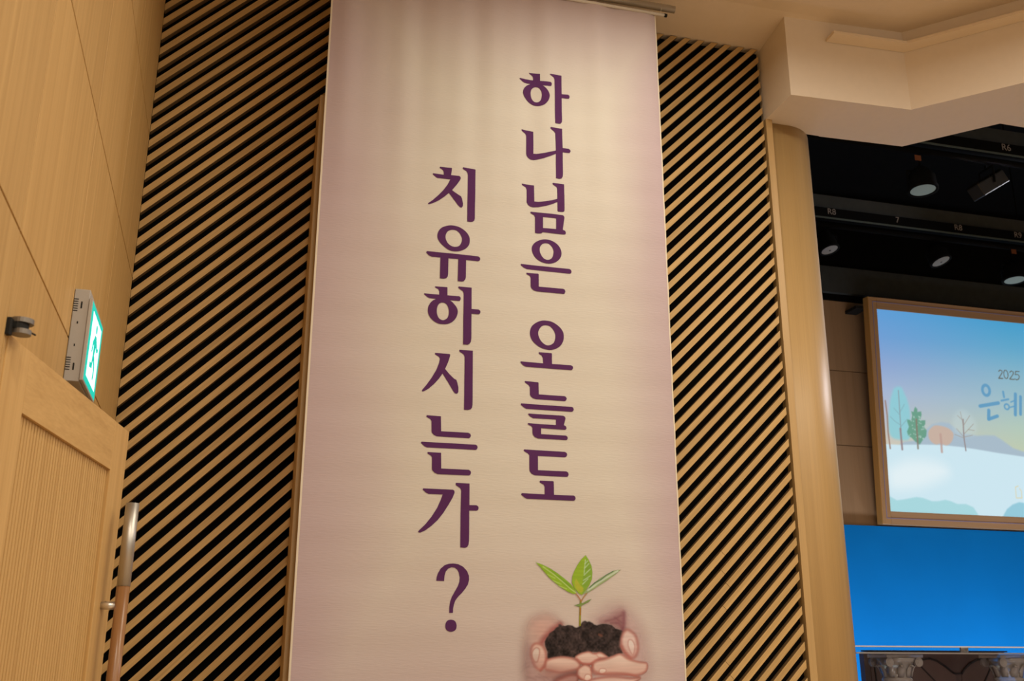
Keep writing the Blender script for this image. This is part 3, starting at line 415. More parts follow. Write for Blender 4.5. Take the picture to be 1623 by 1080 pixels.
def figure():
    bm = bmesh.new(); x0, x1 = fx + .0008, fx + .0016
    def poly(p):
        lo = [bm.verts.new((x0, fy0 + .045 + a * .23, fz0 + .03 + b * .22)) for a, b in p]
        hi = [bm.verts.new((x1, v.co.y, v.co.z)) for v in lo]
        bm.faces.new(hi); n = len(p)
        for i in range(n): bm.faces.new((lo[i], lo[(i + 1) % n], hi[(i + 1) % n], hi[i]))
    poly([(.50 + .07 * math.cos(t * math.pi / 6), .86 + .07 * math.sin(t * math.pi / 6)) for t in range(12)])
    poly([(.40, .74), (.56, .76), (.60, .60), (.52, .44), (.40, .46)])
    poly([(.56, .74), (.74, .62), (.86, .66), (.86, .60), (.72, .55), (.58, .64)])
    poly([(.40, .72), (.26, .60), (.22, .44), (.28, .43), (.33, .56), (.42, .62)])
    poly([(.46, .46), (.58, .44), (.72, .30), (.68, .10), (.60, .10), (.62, .27), (.48, .38)])
    poly([(.40, .47), (.50, .42), (.42, .22), (.18, .18), (.18, .26), (.36, .29)])
    return bm
bm_obj('running_figure', figure(), gm, sg)

# ------------------------------------------------------------------ board behind the banner
tag(box('wooden_board', .2811, 2.05, 4.83, 5.058, .02, Z(2.821), M['board'], bevel=.002), 'tall pale wooden board in front of the slats, behind the hanging banner', 'board')
# ------------------------------------------------------------------ flat print: colours computed per vertex
def catmull(p, n=5):
    p = np.array(p, float); out = []
    N = len(p)
    for i in range(N):
        a, b, c, d = p[i - 1], p[i], p[(i + 1) % N], p[(i + 2) % N]
        for k in range(n):
            t = k / n
            out.append(.5 * ((2 * b) + (c - a) * t + (2 * a - 5 * b + 4 * c - d) * t * t + (3 * b - a - 3 * c + d) * t ** 3))
    return np.array(out)

def seg_dist(U, V, P, closed):
    best = np.full(U.shape, 1e18); ins = np.zeros(U.shape, bool)
    n = len(P)
    for i in range(n if closed else n - 1):
        a, b = P[i], P[(i + 1) % n]
        dx, dy = b - a; L = dx * dx + dy * dy + 1e-9
        t = np.clip(((U - a[0]) * dx + (V - a[1]) * dy) / L, 0, 1)
        best = np.minimum(best, (U - a[0] - t * dx) ** 2 + (V - a[1] - t * dy) ** 2)
        if closed and a[1] != b[1]:
            cr = ((a[1] > V) != (b[1] > V)) & (U < (b[0] - a[0]) * (V - a[1]) / (b[1] - a[1]) + a[0])
            ins ^= cr
    d = np.sqrt(best)
    return np.where(ins, -d, d) if closed else d

def paint(shapes, U, V, col, alpha, noise=None):
    """shapes in plane units composited over col (n,3 sRGB 0..255) and alpha (n)"""
    for kind, c, fe, al, pts, wd in shapes:
        P = np.array(pts, float)
        if kind in 'SF': P = catmull(P)
        if kind == 'O':
            rx = np.linalg.norm(P[1] - P[0]); ry = np.linalg.norm(P[2] - P[0])
            t = np.linspace(0, 2 * math.pi, 28, endpoint=False)
            P = np.stack([P[0, 0] + rx * np.cos(t), P[0, 1] + ry * np.sin(t)], 1)
        m = fe + wd
        sel = np.nonzero((U > P[:, 0].min() - m) & (U < P[:, 0].max() + m) & (V > P[:, 1].min() - m) & (V < P[:, 1].max() + m))[0]
        if not len(sel): continue
        u, v = U[sel], V[sel]
        if kind in 'PSF': d = seg_dist(u, v, P, True)
        elif kind == 'O': d = np.abs(seg_dist(u, v, P, True)) - wd / 2
        else: d = seg_dist(u, v, P, False) - wd / 2
        k = np.clip(.5 - d / max(fe, 1e-3), 0, 1); k = (k * k * (3 - 2 * k) * al)[:, None]
        cc = np.array(c, float)[None, :] * np.ones((len(sel), 1))
        if kind == 'F':                              # printed shading: redder towards the rim, paler on top
            wd_ = wd or 100.; lowv = (v - P[:, 1].min()) / (np.ptp(P[:, 1]) + 1e-6)
            e = np.clip(-d / wd_, 0, 1); e = e * e * (3 - 2 * e) * (.55 + .45 * np.clip(lowv * 1.5, 0, 1))
            rim = np.array((c[0] * .80, c[1] * .60, c[2] * .58)); cc = rim[None] * (1 - e[:, None]) + cc * e[:, None]
        if noise is not None and max(c) < 70: cc = cc * noise[sel][:, None]
        a0 = alpha[sel][:, None]; a1 = a0 + (1 - a0) * k
        col[sel] = np.where(a1 > 1e-6, (cc * k + col[sel] * a0 * (1 - k)) / np.maximum(a1, 1e-6), col[sel])
        alpha[sel] = a1[:, 0]

def s2l(c):
    c = np.clip(c / 255, 0, 1); return np.where(c <= .04045, c / 12.92, ((c + .055) / 1.055) ** 2.4)

def grid_mesh(name, co, nx, ny, col, alpha, mat, parent):
    me = bpy.data.meshes.new(name)
    i = np.arange((nx - 1) * (ny - 1)); a = (i // (nx - 1)) * nx + i % (nx - 1)
    q = np.stack([a, a + 1, a + nx + 1, a + nx], 1).astype(np.int32)
    me.vertices.add(nx * ny); me.vertices.foreach_set('co', co.astype(np.float32).ravel())
    me.loops.add(q.size); me.loops.foreach_set('vertex_index', q.ravel())
    me.polygons.add(len(q)); me.polygons.foreach_set('loop_start', np.arange(0, q.size, 4, dtype=np.int32))
    me.polygons.foreach_set('use_smooth', np.ones(len(q), bool))
    me.update(calc_edges=True)
    at = me.color_attributes.new('print', 'FLOAT_COLOR', 'POINT')
    at.data.foreach_set('color', np.concatenate([s2l(col), alpha[:, None]], 1).astype(np.float32).ravel())
    me.materials.append(mat)
    return link(bpy.data.objects.new(name, me), parent)

# ------------------------------------------------------------------ hanging banner
YB = 4.70
BX0, BX1, BZ0, BZ1 = .2975, 2.127, -.95, 3.5695
def sstep(a, b, x): t = np.clip((x - a) / (b - a), 0, 1); return t * t * (3 - 2 * t)
def cloth(u, v):
    top = sstep(1.6, 3.5, v)
    return YB + top * (.0055 * np.sin(u * 23 + .6 * v) + .003 * np.sin(u * 41 + 1.3)) + .0022 * np.sin(u * 9 + 1) \
        + .0012 * np.sin(v * 17 + u * 2.1) + .0008 * np.sin(v * 41 - u * 1.5)
def banner_material():
    m = bpy.data.materials.new('banner_cloth'); m.use_nodes = True; nt = m.node_tree; b = nt.nodes['Principled BSDF']
    b.inputs['Roughness'].default_value = .85; b.inputs['Specular IOR Level'].default_value = .1
    tc = nt.nodes.new('ShaderNodeTexCoord'); sx = nt.nodes.new('ShaderNodeSeparateXYZ'); nt.links.new(tc.outputs['Object'], sx.inputs[0])
    n = nt.nodes.new('ShaderNodeTexNoise'); n.inputs['Scale'].default_value = 1.4; n.inputs['Detail'].default_value = 2
    nt.links.new(tc.outputs['Object'], n.inputs['Vector'])
    def math_(op, a, bb):
        k = nt.nodes.new('ShaderNodeMath'); k.operation = op
        for i, x in enumerate((a, bb)):
            if isinstance(x, (int, float)): k.inputs[i].default_value = x
            else: nt.links.new(x, k.inputs[i])
        return k.outputs[0]
    def rng(v, a, bb):
        k = nt.nodes.new('ShaderNodeMapRange'); k.interpolation_type = 'SMOOTHSTEP'; k.inputs[1].default_value = a; k.inputs[2].default_value = bb
        nt.links.new(v, k.inputs[0]); return k.outputs[0]
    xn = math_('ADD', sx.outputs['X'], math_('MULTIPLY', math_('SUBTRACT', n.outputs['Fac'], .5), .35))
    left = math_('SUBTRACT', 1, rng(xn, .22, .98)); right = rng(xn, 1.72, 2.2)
    low = math_('MULTIPLY', math_('SUBTRACT', 1, rng(sx.outputs['Z'], Z(-.6), Z(1.0))), .9)  # mauve print towards the bottom, deepened to stand for the dimmer light there
    topm = math_('MULTIPLY', rng(sx.outputs['Z'], Z(2.8), Z(3.65)), .8)  # mauve towards the top copies the fade of light under the ceiling
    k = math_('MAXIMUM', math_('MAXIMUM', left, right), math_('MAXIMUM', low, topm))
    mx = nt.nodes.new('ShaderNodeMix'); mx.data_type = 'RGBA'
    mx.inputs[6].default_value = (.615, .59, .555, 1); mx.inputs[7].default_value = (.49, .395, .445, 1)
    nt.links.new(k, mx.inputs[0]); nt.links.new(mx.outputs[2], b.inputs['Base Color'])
    mp = nt.nodes.new('ShaderNodeMapping'); mp.inputs['Scale'].default_value = (24, 24, 150)
    mp.inputs['Rotation'].default_value = (0, .06, 0)
    f = nt.nodes.new('ShaderNodeTexNoise'); f.inputs['Scale'].default_value = 1; f.inputs['Detail'].default_value = 5
    nt.links.new(tc.outputs['Object'], mp.inputs[0]); nt.links.new(mp.outputs[0], f.inputs['Vector'])
    bp = nt.nodes.new('ShaderNodeBump'); bp.inputs['Strength'].default_value = .5; bp.inputs['Distance'].default_value = .002
    nt.links.new(f.outputs['Fac'], bp.inputs['Height']); nt.links.new(bp.outputs[0], b.inputs['Normal'])
    return m
bn = tag(empty('hanging_banner', (1.21, YB, Z(BZ0))), 'tall cream and mauve cloth banner with two columns of purple letters', 'banner')
def sheet(name, u0, u1, v0, v1, nu, nv, dy, mat, parent):
    u, v = np.meshgrid(np.linspace(u0, u1, nu), np.linspace(v0, v1, nv)); u = u.ravel(); v = v.ravel(); y = cloth(u, v) - dy
    vs_ = np.stack([u, y, v + EYE], 1); fs = []
    for j in range(nv - 1):
        for i in range(nu - 1): a = j * nu + i; fs.append((a, a + 1, a + nu + 1, a + nu))
    return mesh(name, vs_, fs, mat, parent, True)
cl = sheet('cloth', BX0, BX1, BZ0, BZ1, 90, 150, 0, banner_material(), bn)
sheet('hem', BX0, BX0 + .009, BZ0, BZ1, 3, 120, .0012, M['hem'], bn)
sheet('hem', BX1 - .007, BX1, BZ0, BZ1, 3, 120, .0012, M['hem'], bn)
for gi, parts in enumerate(GLYPHS):
    bm = bmesh.new(); lev = 0; k = 0
    while k < len(parts):
        mode, pts = parts[k]; loops = [catmull(pts, 4) if mode == 'S' else np.array(pts, float)]
        while k + 1 < len(parts) and parts[k + 1][0] in 'Hh':
            k += 1; loops.append(catmull(parts[k][1], 4) if parts[k][0] == 'H' else np.array(parts[k][1], float))
        loops = [[Vector((x * 1e-4, 0, z * 1e-4)) for x, z in lp] for lp in loops]
        flat = [p for lp in loops for p in lp]
        vv = [bm.verts.new((p.x, lev * .0003, p.z)) for p in flat]
        for t in tessellate_polygon(loops):
            try: bm.faces.new([vv[i] for i in t])
            except ValueError: pass
        k += 1; lev += 1
    us = [v.co.x for v in bm.verts]; zz_ = [v.co.z for v in bm.verts]
    for no, lo, hi in (((1, 0, 0), min(us), max(us)), ((0, 0, 1), min(zz_), max(zz_))):
        c = math.ceil(lo / .03) * .03
        while c < hi:
            bmesh.ops.bisect_plane(bm, geom=bm.verts[:] + bm.edges[:] + bm.faces[:], plane_co=Vector(no) * c, plane_no=no); c += .03
    for v in bm.verts:
        y = v.co.y; v.co.y = float(cloth(v.co.x, v.co.z)) - .0014 - y; v.co.z += EYE
    for f in bm.faces:
        f.normal_update()
        if f.normal.y > 0: f.normal_flip()
    me = bpy.data.meshes.new('letter'); bm.to_mesh(me); bm.free(); me.materials.append(M['ink'])
    link(bpy.data.objects.new('letter', me), bn)
# printed picture of hands holding a seedling
u0, u1, v0, v1 = 1.29, 2.07, -.20, .60
st = .0024; nu = int((u1 - u0) / st) + 1; nv = int((v1 - v0) / st) + 1
u, v = np.meshgrid(np.linspace(u0, u1, nu), np.linspace(v0, v1, nv)); u = u.ravel(); v = v.ravel()
rs = np.random.RandomState(4)
def value_noise(nx, ny, cells):
    g = rs.rand(cells + 2, cells + 2); x = np.linspace(0, cells, nx); y = np.linspace(0, cells, ny)
    xi = x.astype(int); yi = y.astype(int); fx_ = (x - xi)[None, :]; fy_ = (y - yi)[:, None]
    return ((g[yi][:, xi] * (1 - fx_) + g[yi][:, xi + 1] * fx_) * (1 - fy_) + (g[yi + 1][:, xi] * (1 - fx_) + g[yi + 1][:, xi + 1] * fx_) * fy_).ravel()
def value_noise_xy(nx, ny, cx_, cy_):
    g = rs.rand(cy_ + 2, cx_ + 2); x = np.linspace(0, cx_, nx); y = np.linspace(0, cy_, ny)
    xi = x.astype(int); yi = y.astype(int); fx_ = (x - xi)[None, :]; fy_ = (y - yi)[:, None]
    return ((g[yi][:, xi] * (1 - fx_) + g[yi][:, xi + 1] * fx_) * (1 - fy_) + (g[yi + 1][:, xi] * (1 - fx_) + g[yi + 1][:, xi + 1] * fx_) * fy_).ravel()
nz = .45 + .7 * value_noise(nu, nv, 40) + .6 * value_noise(nu, nv, 110)
c = np.full((nu * nv, 3), 200.); a = np.zeros(nu * nv)
paint(PRINT, u * 1e4, v * 1e4, c, a, nz)
edge = sstep(u0, u0 + .09, u) * (1 - sstep(u1 - .12, u1, u)) * sstep(v0, v0 + .05, v)
a *= edge
c *= (.965 + .07 * value_noise_xy(nu, nv, 12, 150))[:, None]
co = np.stack([u, cloth(u, v) - .0028, v + EYE], 1)
pm = bpy.data.materials.new('printed_picture'); pm.use_nodes = True; nt = pm.node_tree; b = nt.nodes['Principled BSDF']
at = nt.nodes.new('ShaderNodeAttribute'); at.attribute_name = 'print'
pv = nt.nodes.new('ShaderNodeVectorMath'); pv.operation = 'MULTIPLY'; pv.inputs[1].default_value = (1.05, 1.30, 1.62)
nt.links.new(at.outputs['Color'], pv.inputs[0])
nt.links.new(pv.outputs[0], b.inputs['Base Color']); nt.links.new(at.outputs['Alpha'], b.inputs['Alpha'])
b.inputs['Roughness'].default_value = .85; b.inputs['Specular IOR Level'].default_value = .1
tag(grid_mesh('printed_picture', co, nu, nv, c, a, pm, bn), 'printed picture of cupped hands holding soil and a green seedling')
# dowel in the top hem, its cap and the cords that tie it to the rod
dw = tube('dowel', (BX0 - .03, YB - .004, Z(3.560)), (2.176, YB - .004, Z(3.560)), .009, M['white'], bn, n=12)
tube('end_cap', (2.176, YB - .004, Z(3.560)), (2.192, YB - .004, Z(3.560)), .0105, M['dark'], dw, n=12)
rd = tag(tube('banner_rod', (-.1, YB, Z(3.612)), (2.243, YB, Z(3.612)), .0215, M['chrome'], n=28), 'polished metal rod under the ceiling carrying the banner', 'rod')
for x in (.15, 1.0, 1.75):
    bm = bmesh.new(); add_tube(bm, (x, YB, Z(3.633)), (x, YB, Z(ZC)), .006, n=10); add_tube(bm, (x, YB, Z(ZC) - .008), (x, YB, Z(ZC)), .025, n=16)
    bm_obj('hanger', bm, M['chrome'], rd)

for x in (.4, 1.2, 2.156):
    bm = bmesh.new(); lp = []
    for i in range(17):
        t = 2 * math.pi * i / 16; s = .5 + .5 * math.cos(t)
        lp.append((x, YB - .002 + (.006 + .019 * s) * math.sin(t), Z(3.5715) + .064 * s))
    add_path(bm, lp, .0012, 6); bm_obj('cord', bm, M['hem'], rd)

# ------------------------------------------------------------------ projection screen on the stage back wall
SO = Vector((6.158, 8.85, Z(1.321))); SU = Vector((0, -.064, .998)).normalized(); SN = Vector((0, -SU.z, SU.y)); SX = Vector((1, 0, 0))
def SP(a_, b_, c_=0): return SO + SX * a_ + SU * b_ + SN * c_
SW, SH, ia, ib0, ib1 = 3.86, 2.311, .095, .126, 2.188
ps = tag(empty('projection_screen', tuple(SP(SW / 2, 0))), 'wide wood framed screen showing a winter landscape, hung on the stage back wall', 'screen')
def sbox(name, a0, a1, b0, b1, c0, c1, mat, parent, bevel=0):
    bm = bmesh.new(); add_box(bm, a0, a1, b0, b1, c0, c1, bevel)
    for v_ in bm.verts: v_.co = SP(*v_.co)
    return bm_obj(name, bm, mat, parent)
M['framewood_v'] = wood('screen_frame_wood_upright', (.46, .26, .115), (.54, .31, .14), 'z', 50, var=0)
bars = [sbox('frame_bar', 0, ia, 0, SH, -.09, 0, M['framewood_v'], ps, .003), sbox('frame_bar', SW - ia, SW, 0, SH, -.09, 0, M['framewood_v'], ps, .003),
        sbox('frame_bar', ia + .0005, SW - ia - .0005, 0, ib0, -.09, -.001, M['framewood'], ps), sbox('frame_bar', ia + .0005, SW - ia - .0005, ib1, SH, -.09, -.001, M['framewood'], ps)]
bead = base_mat('lilac_bead', (.30, .27, .42), .4)
sbox('bead', .042, .049, .055, SH - .045, 0, .003, bead, bars[0]); sbox('bead', SW - .049, SW - .042, .055, SH - .045, 0, .003, bead, bars[1])
sbox('bead', .050, SW - .050, .055, .062, 0, .003, bead, bars[2]); sbox('bead', .050, SW - .050, SH - .052, SH - .045, 0, .003, bead, bars[3])
M['litedge'] = wood('warm_lit_edge', (.66, .34, .09), (.76, .41, .12), 'z', 50, var=0)  # orange colour puts warm light on the left side of the frame
sbox('lit_edge_strip', -.004, -.0003, 0, SH, -.09, 0, M['litedge'], bars[0])
for x in (.02, SW - .02):
    p0, p1 = SP(x, SH - .09, -.09), SP(x, SH - .09, -.09); bm = bmesh.new()
    add_box(bm, p0.x - .11, p0.x + .02, p0.y + .001, YS - .001, p0.z - .02, p0.z + .012); bm_obj('bracket', bm, M['dark'], ps)
sbox('back_panel', .02, SW - .02, .02, SH - .02, -.085, -.03, M['dark'], ps)
pw_, ph_ = SW - 2 * ia, ib1 - ib0
nx = 530; ny = 300
aa, bb = np.meshgrid(np.linspace(ia, SW - ia, nx), np.linspace(ib0, ib1, ny)); aa = aa.ravel(); bb = bb.ravel()
t = (bb - ib0) / ph_; sxn = np.clip((aa - ia) / 1.6, 0, 1)[:, None]
keys = [0, .33, .45, .58, .72, .86, 1.0]
Lc = np.array([(214, 204, 170), (206, 200, 186), (186, 190, 202), (168, 184, 212), (142, 168, 212), (112, 160, 214), (96, 158, 216)], float)
Rc = np.array([(196, 206, 178), (192, 204, 178), (180, 202, 188), (160, 192, 200), (136, 182, 202), (98, 168, 204), (70, 158, 204)], float)
ct = lambda C: np.stack([np.interp(t, keys, C[:, i]) for i in range(3)], 1)
sc = ct(Lc) * (1 - sxn) + ct(Rc) * sxn; sa = np.ones(nx * ny)
paint(SCREEN, aa * 1e3, bb * 1e3, sc, sa)
co = np.array(SO)[None] + aa[:, None] * np.array(SX) + bb[:, None] * np.array(SU) + (-.012) * np.array(SN)
em = bpy.data.materials.new('projected_picture'); em.use_nodes = True; nt = em.node_tree; b = nt.nodes['Principled BSDF']
at = nt.nodes.new('ShaderNodeAttribute'); at.attribute_name = 'print'
b.inputs['Base Color'].default_value = (.02, .02, .02, 1); b.inputs['Roughness'].default_value = .9; b.inputs['Specular IOR Level'].default_value = .05
nt.links.new(at.outputs['Color'], b.inputs['Emission Color']); b.inputs['Emission Strength'].default_value = .97
tag(grid_mesh('projected_picture', co, nx, ny, sc, sa, em, ps), 'glowing winter picture with trees, snow and the writing 2025')

# ------------------------------------------------------------------ lighting bars and lamps over the stage
def text_mesh(body, size):
    cu = bpy.data.curves.new('lettering', 'FONT'); cu.body = body; cu.size = size; cu.extrude = .0006; cu.align_x = 'CENTER'; cu.align_y = 'CENTER'
    o = bpy.data.objects.new('lettering', cu); COL.objects.link(o)
    bpy.context.view_layer.update()
    me = bpy.data.meshes.new_from_object(o.evaluated_get(bpy.context.evaluated_depsgraph_get()))
    bpy.data.objects.remove(o, do_unlink=True); me.materials.clear(); me.materials.append(M['tagwhite']); return me
def batten(name, y, zc, labels, label):
    b_ = tag(empty(name, (7, y, Z(zc - .1))), label, 'lighting bar')
    box('board', 3.42, 11.5, y, y + .02, Z(zc + .035), Z(zc + .165), M['stagegrey'], b_)
    rw = box('raceway', 3.42, 11.5, y - .03, y + .05, Z(zc - .05), Z(zc + .034), M['stageblack'], b_)
    box('lip', 3.42, 11.5, y - .034, y - .0305, Z(zc - .066), Z(zc - .051), M['lip'], b_)
    tube('pipe', (3.42, y + .02, Z(zc - .1)), (11.5, y + .02, Z(zc - .1)), .024, M['stageblack'], b_, n=14)
    for x in (4.3, 6.6, 9, 11):
        bm = bmesh.new(); add_tube(bm, (x, y + .03, Z(zc + .1)), (x, y + .03, Z(4.9)), .006, n=8); bm_obj('hanger', bm, M['stageblack'], b_)
    for x, tx in labels:
        o = link(bpy.data.objects.new('lettering', text_mesh(tx, .075)), rw)
        o.matrix_parent_inverse = Matrix.Identity(4)
        o.location = (x, y - .0315, Z(zc)); o.rotation_euler = (math.pi / 2, 0, 0)
    return b_
M['lip'] = base_mat('raceway_lip', (.07, .09, .08), .5)
Y1, Y2, ZB = 7.0, 5.66, 3.632
batten('lighting_bar', Y1, ZB, [(4.667, 'R8'), (5.30, '7'), (5.905, 'R8'), (6.52, 'R9')], 'black lighting bar marked R8, 7, R8 and R9 nearer the stage back wall')
batten('lighting_bar', Y2, ZB, [(5.284, 'R6')], 'black lighting bar marked R6 just behind the stage opening')
def stage_light(x, y, z, rad, axis, lensmat, label, gel=None, length=.19, dots=False):
    """can with lens at (x,y,z); axis points from the lens up into the can"""
    t_ = tag(empty('stage_light', (x, y, Z(z))), label, 'stage light', 'lamps hung on the stage lighting bars')
    ax = Vector(axis).normalized(); c0 = Vector((x, y, Z(z)))
    a_ = ax.orthogonal().normalized(); b_ = ax.cross(a_); n = 24
    prof = [(rad * .88, .004), (rad * 1.08, 0), (rad * 1.1, .02), (rad * 1.02, .03), (rad * 1.0, length * .55), (rad * .62, length * .85), (rad * .3, length)]
    vs_, fs = [], []
    for r_, h in prof:
        for i in range(n):
            an = 2 * math.pi * i / n; vs_.append(c0 + ax * h + (a_ * math.cos(an) + b_ * math.sin(an)) * r_)
    for k in range(len(prof) - 1):
        for i in range(n): j = (i + 1) % n; fs.append((k * n + i, k * n + j, (k + 1) * n + j, (k + 1) * n + i))
    fs.append(tuple(range((len(prof) - 1) * n, len(prof) * n)))
    mesh('can', vs_, fs, M['stageblack'], t_, True)
    lv = [c0 + ax * .006 + (a_ * math.cos(2 * math.pi * i / n) + b_ * math.sin(2 * math.pi * i / n)) * rad * .88 for i in range(n)] + [c0 - ax * .002]
    ln = mesh('lens', lv, [(i, (i + 1) % n, n) for i in range(n)], lensmat, t_, True)
    if dots:
        bm = bmesh.new(); add_tube(bm, c0 - ax * .003, c0 + ax * .003, .008, n=10); bm_obj('lamp_core', bm, M['dark'], ln)
    top = Vector((x, y, Z(ZB - .1)))
    bm = bmesh.new()
    pv_ = c0 + ax * length * .45
    for s in (-1, 1):
        add_path(bm, [pv_ + Vector((s * rad * 1.05, 0, 0)), pv_ + Vector((s * rad * 1.12, 0, 0)), Vector((x + s * rad * 1.12, pv_.y, min(top.z - .036, pv_.z + .06)))], .007, 6)
    zt = min(top.z - .036, pv_.z + .06)
    add_tube(bm, (x - rad * 1.14, pv_.y, zt), (x + rad * 1.14, pv_.y, zt), .009, n=6)
    add_tube(bm, (x, pv_.y, zt), (x, top.y if abs(top.y - pv_.y) < .01 else pv_.y, Z(ZB - .122)), .008, n=6)
    bm_obj('yoke', bm, M['stageblack'], t_)
    if gel:
        g = Vector(gel); box('paper_tag', g.x - .025, g.x + .025, g.y - .002, g.y, g.z - .02, g.z + .02, M['orange'], t_)
    return t_
stage_light(4.56, 5.68, 3.215, .098, (0, .05, 1), M['lens'], 'round stage lamp with a pale green lit lens, just right of the beam corner', gel=(4.455, 5.56, Z(3.40)))
stage_light(4.655, 7.03, 3.306, .078, (-.16, .22, 1), M['parlens'], 'dim round stage lamp nearest the pillar, pointing down', dots=True)
stage_light(5.735, 7.03, 3.318, .086, (-.24, .26, 1), M['parlens'], 'dim round stage lamp hanging above the top edge of the screen', dots=True)
stage_light(6.47, 7.03, 3.22, .098, (0, .05, 1), M['lens'], 'round stage lamp with a pale green lit lens at the right picture edge', gel=(6.385, 6.9, Z(3.435)))
M['flood'] = base_mat('flood_black_metal', (.018, .018, .018), .5)
# box-shaped floodlight tilted on the front bar
fl = tag(empty('flood_light', (5.13, 5.7, Z(3.3))), 'small dark tilted box floodlight hanging below the R6 bar', 'stage light')
bm = bmesh.new(); add_box(bm, -.14, .14, -.06, .06, -.05, .05, .006)
rot = Matrix.Translation(Vector((5.14, 5.7, Z(3.34)))) @ Matrix.Rotation(math.radians(-32), 4, 'Y')
for v_ in bm.verts: v_.co = rot @ v_.co
hs = bm_obj('housing', bm, M['flood'], fl)
bm = bmesh.new()
for k in range(5): add_box(bm, -.13 + k * .06, -.12 + k * .06, -.062, .062, .05, .066)
for v_ in bm.verts: v_.co = rot @ v_.co
bm_obj('cooling_fin', bm, M['stageblack'], hs)
bm = bmesh.new(); add_path(bm, [(5.14, 5.63, Z(3.34)), (5.14, 5.63, Z(3.47)), (5.14, 5.77, Z(3.47)), (5.14, 5.77, Z(3.34))], .008, 6); add_tube(bm, (5.14, 5.7, Z(3.47)), (5.14, 5.7, Z(3.50)), .01, n=8)
bm_obj('yoke', bm, M['stageblack'], fl)

# ------------------------------------------------------------------ acrylic pulpit with ornate columns
Fz = .621
pu = tag(empty('acrylic_pulpit', (5.43, 7.1, Fz)), 'clear acrylic table with ornate columns standing on the stage', 'pulpit')
box('table_top', 4.42, 6.50, 6.93, 7.40, Z(.097), Z(.142), M['glasstop'], pu, .003)
box('bright_edge', 4.42, 6.50, 6.926, 6.9295, Z(.133), Z(.142), M['white'], pu)  # pale strip added for the bright line along the glass edge
box('under_rail', 4.50, 6.42, 6.955, 6.97, Z(.086), Z(.0965), M['steel'], pu)
box('name_plate', 5.49, 5.555, 7.1, 7.12, Z(.101), Z(.136), M['tagwhite'], pu)
box('base_slab', 4.45, 6.47, 6.93, 7.4, Fz, Fz + .06, M['acrylic'], pu, .003)
def column(x, y):
    zt = Z(.0855)
    c_ = lathe('column', [(.150, Fz + .061), (.150, Fz + .11), (.12, Fz + .14), (.108, Fz + .17), (.100, zt - .20), (.112, zt - .19), (.112, zt - .175), (.10, zt - .168), (.105, zt - .12), (.125, zt - .06), (.15, zt - .028)], x, y, M['acrylic'], pu, 28)
    box('abacus', x - .158, x + .158, y - .125, y + .125, zt - .027, zt - .001, M['acrylic'], c_, .004)
    for sx_ in (-1, 1):
        for sy_ in (-1, 1):
            bm = bmesh.new()
            for k in range(3):
                rr = .034 - k * .011
                add_tube(bm, (x + sx_ * (.125 - k * .001), y + sy_ * .1 - .012 - k * .003, zt - .058), (x + sx_ * (.125 - k * .001), y + sy_ * .1 + .012 + k * .003, zt - .058), rr, n=16)
            bm_obj('volute', bm, M['acrylic'], c_)
    for k in range(10):
        t_ = 2 * math.pi * k / 10; ct_, st_ = math.cos(t_), math.sin(t_); vs_ = []
        prof = [(.104, -.165, .022), (.112, -.13, .030), (.124, -.10, .026), (.142, -.082, .016), (.150, -.092, .007)]
        for r_, h, w_ in prof:
            for o_ in (-1, 0, 1):
                rr = r_ + (.006 if o_ == 0 else 0); vs_.append((x + rr * ct_ - o_ * w_ * st_, y + rr * st_ + o_ * w_ * ct_, zt + h))
        fs = []
        for i in range(4):
            for o_ in range(2): a0 = i * 3 + o_; fs.append((a0, a0 + 1, a0 + 4, a0 + 3))
        lf = mesh('acanthus_leaf', vs_, fs, M['acrylic'], c_, True)
        md = lf.modifiers.new('thickness', 'SOLIDIFY'); md.thickness = .005
for x in (4.935, 5.93): column(x, 7.12)

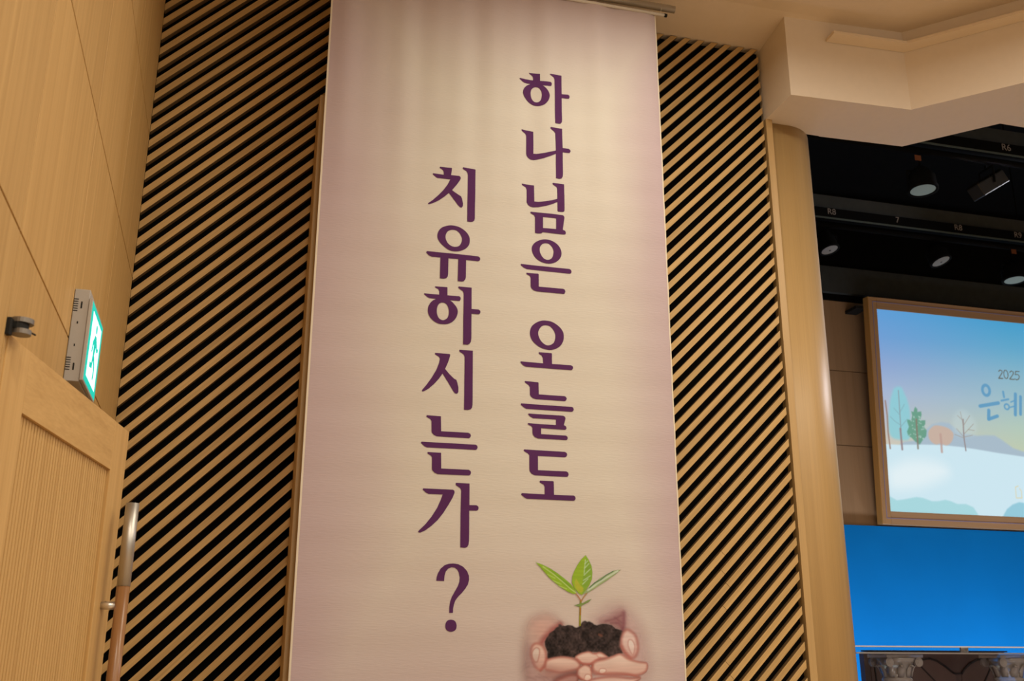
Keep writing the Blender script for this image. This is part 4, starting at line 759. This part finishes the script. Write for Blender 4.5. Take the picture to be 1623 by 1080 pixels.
# dark cabinet behind the pulpit
cb = tag(empty('dark_cabinet', (5.54, 7.53, Fz)), 'dark brown cabinet with black arched mouldings behind the acrylic table', 'cabinet')
CY = 7.5
cpx = lambda x, y: (4.915 + (x - 1368) * .005864, Z(.109 - (y - 1033) * .0051))
box('body', 4.915, 6.17, CY, 7.56, Fz, Z(.100), M['cabinet'], cb)
box('cabinet_top', 4.90, 6.185, CY - .02, 7.58, Z(.1005), Z(.118), M['cabinetdark'], cb, .003)
def strip(name, pts, wid, mat, dy):
    bm = bmesh.new()
    for p, q in zip(pts[:-1], pts[1:]):
        a_, b_ = Vector(cpx(*p)), Vector(cpx(*q)); d_ = (b_ - a_).normalized(); n_ = Vector((-d_.y, d_.x)) * wid / 2; e_ = d_ * wid * .3
        add_prism(bm, [tuple(a_ + n_ - e_), tuple(b_ + n_ + e_), tuple(b_ - n_ + e_), tuple(a_ - n_ - e_)], 'y', CY - dy, CY - .0005)
    return bm_obj(name, bm, mat, cb)
A1 = [(1377, 1045), (1384, 1044), (1393, 1047), (1402, 1052), (1411, 1058), (1418, 1066)]
A2 = [(1440, 1060), (1448, 1050), (1457, 1045), (1469, 1043), (1480, 1046), (1492, 1054), (1504, 1064), (1508, 1065.5), (1518, 1065.5), (1524, 1058), (1534, 1050), (1546, 1044.5), (1556, 1044), (1566, 1047), (1579, 1054)]
def inset(name, pts, mat):
    bm = bmesh.new(); add_prism(bm, [cpx(*p) for p in pts], 'y', CY - .004, CY - .0005); return bm_obj(name, bm, mat, cb)
inset('inset_panel', A1 + [(1436, 1076), (1436, 1120), (1377, 1120)], M['cabinetpale'])
inset('inset_panel', A2[:7] + [(1508, 1067), (1508, 1120), (1440, 1120)], M['cabinetpale'])
inset('inset_panel', [(1518, 1067)] + A2[9:] + [(1579, 1120), (1518, 1120)], M['cabinetpale'])
strip('arch_moulding', A1, .014, M['cabinetdark'], .012); strip('arch_moulding', A2, .014, M['cabinetdark'], .012)
for p in ([(1382, 1046), (1386, 1110)], [(1450, 1050), (1490, 1094)], [(1571, 1049), (1540, 1100)]): strip('muntin', p, .009, M['cabinetdark'], .010)
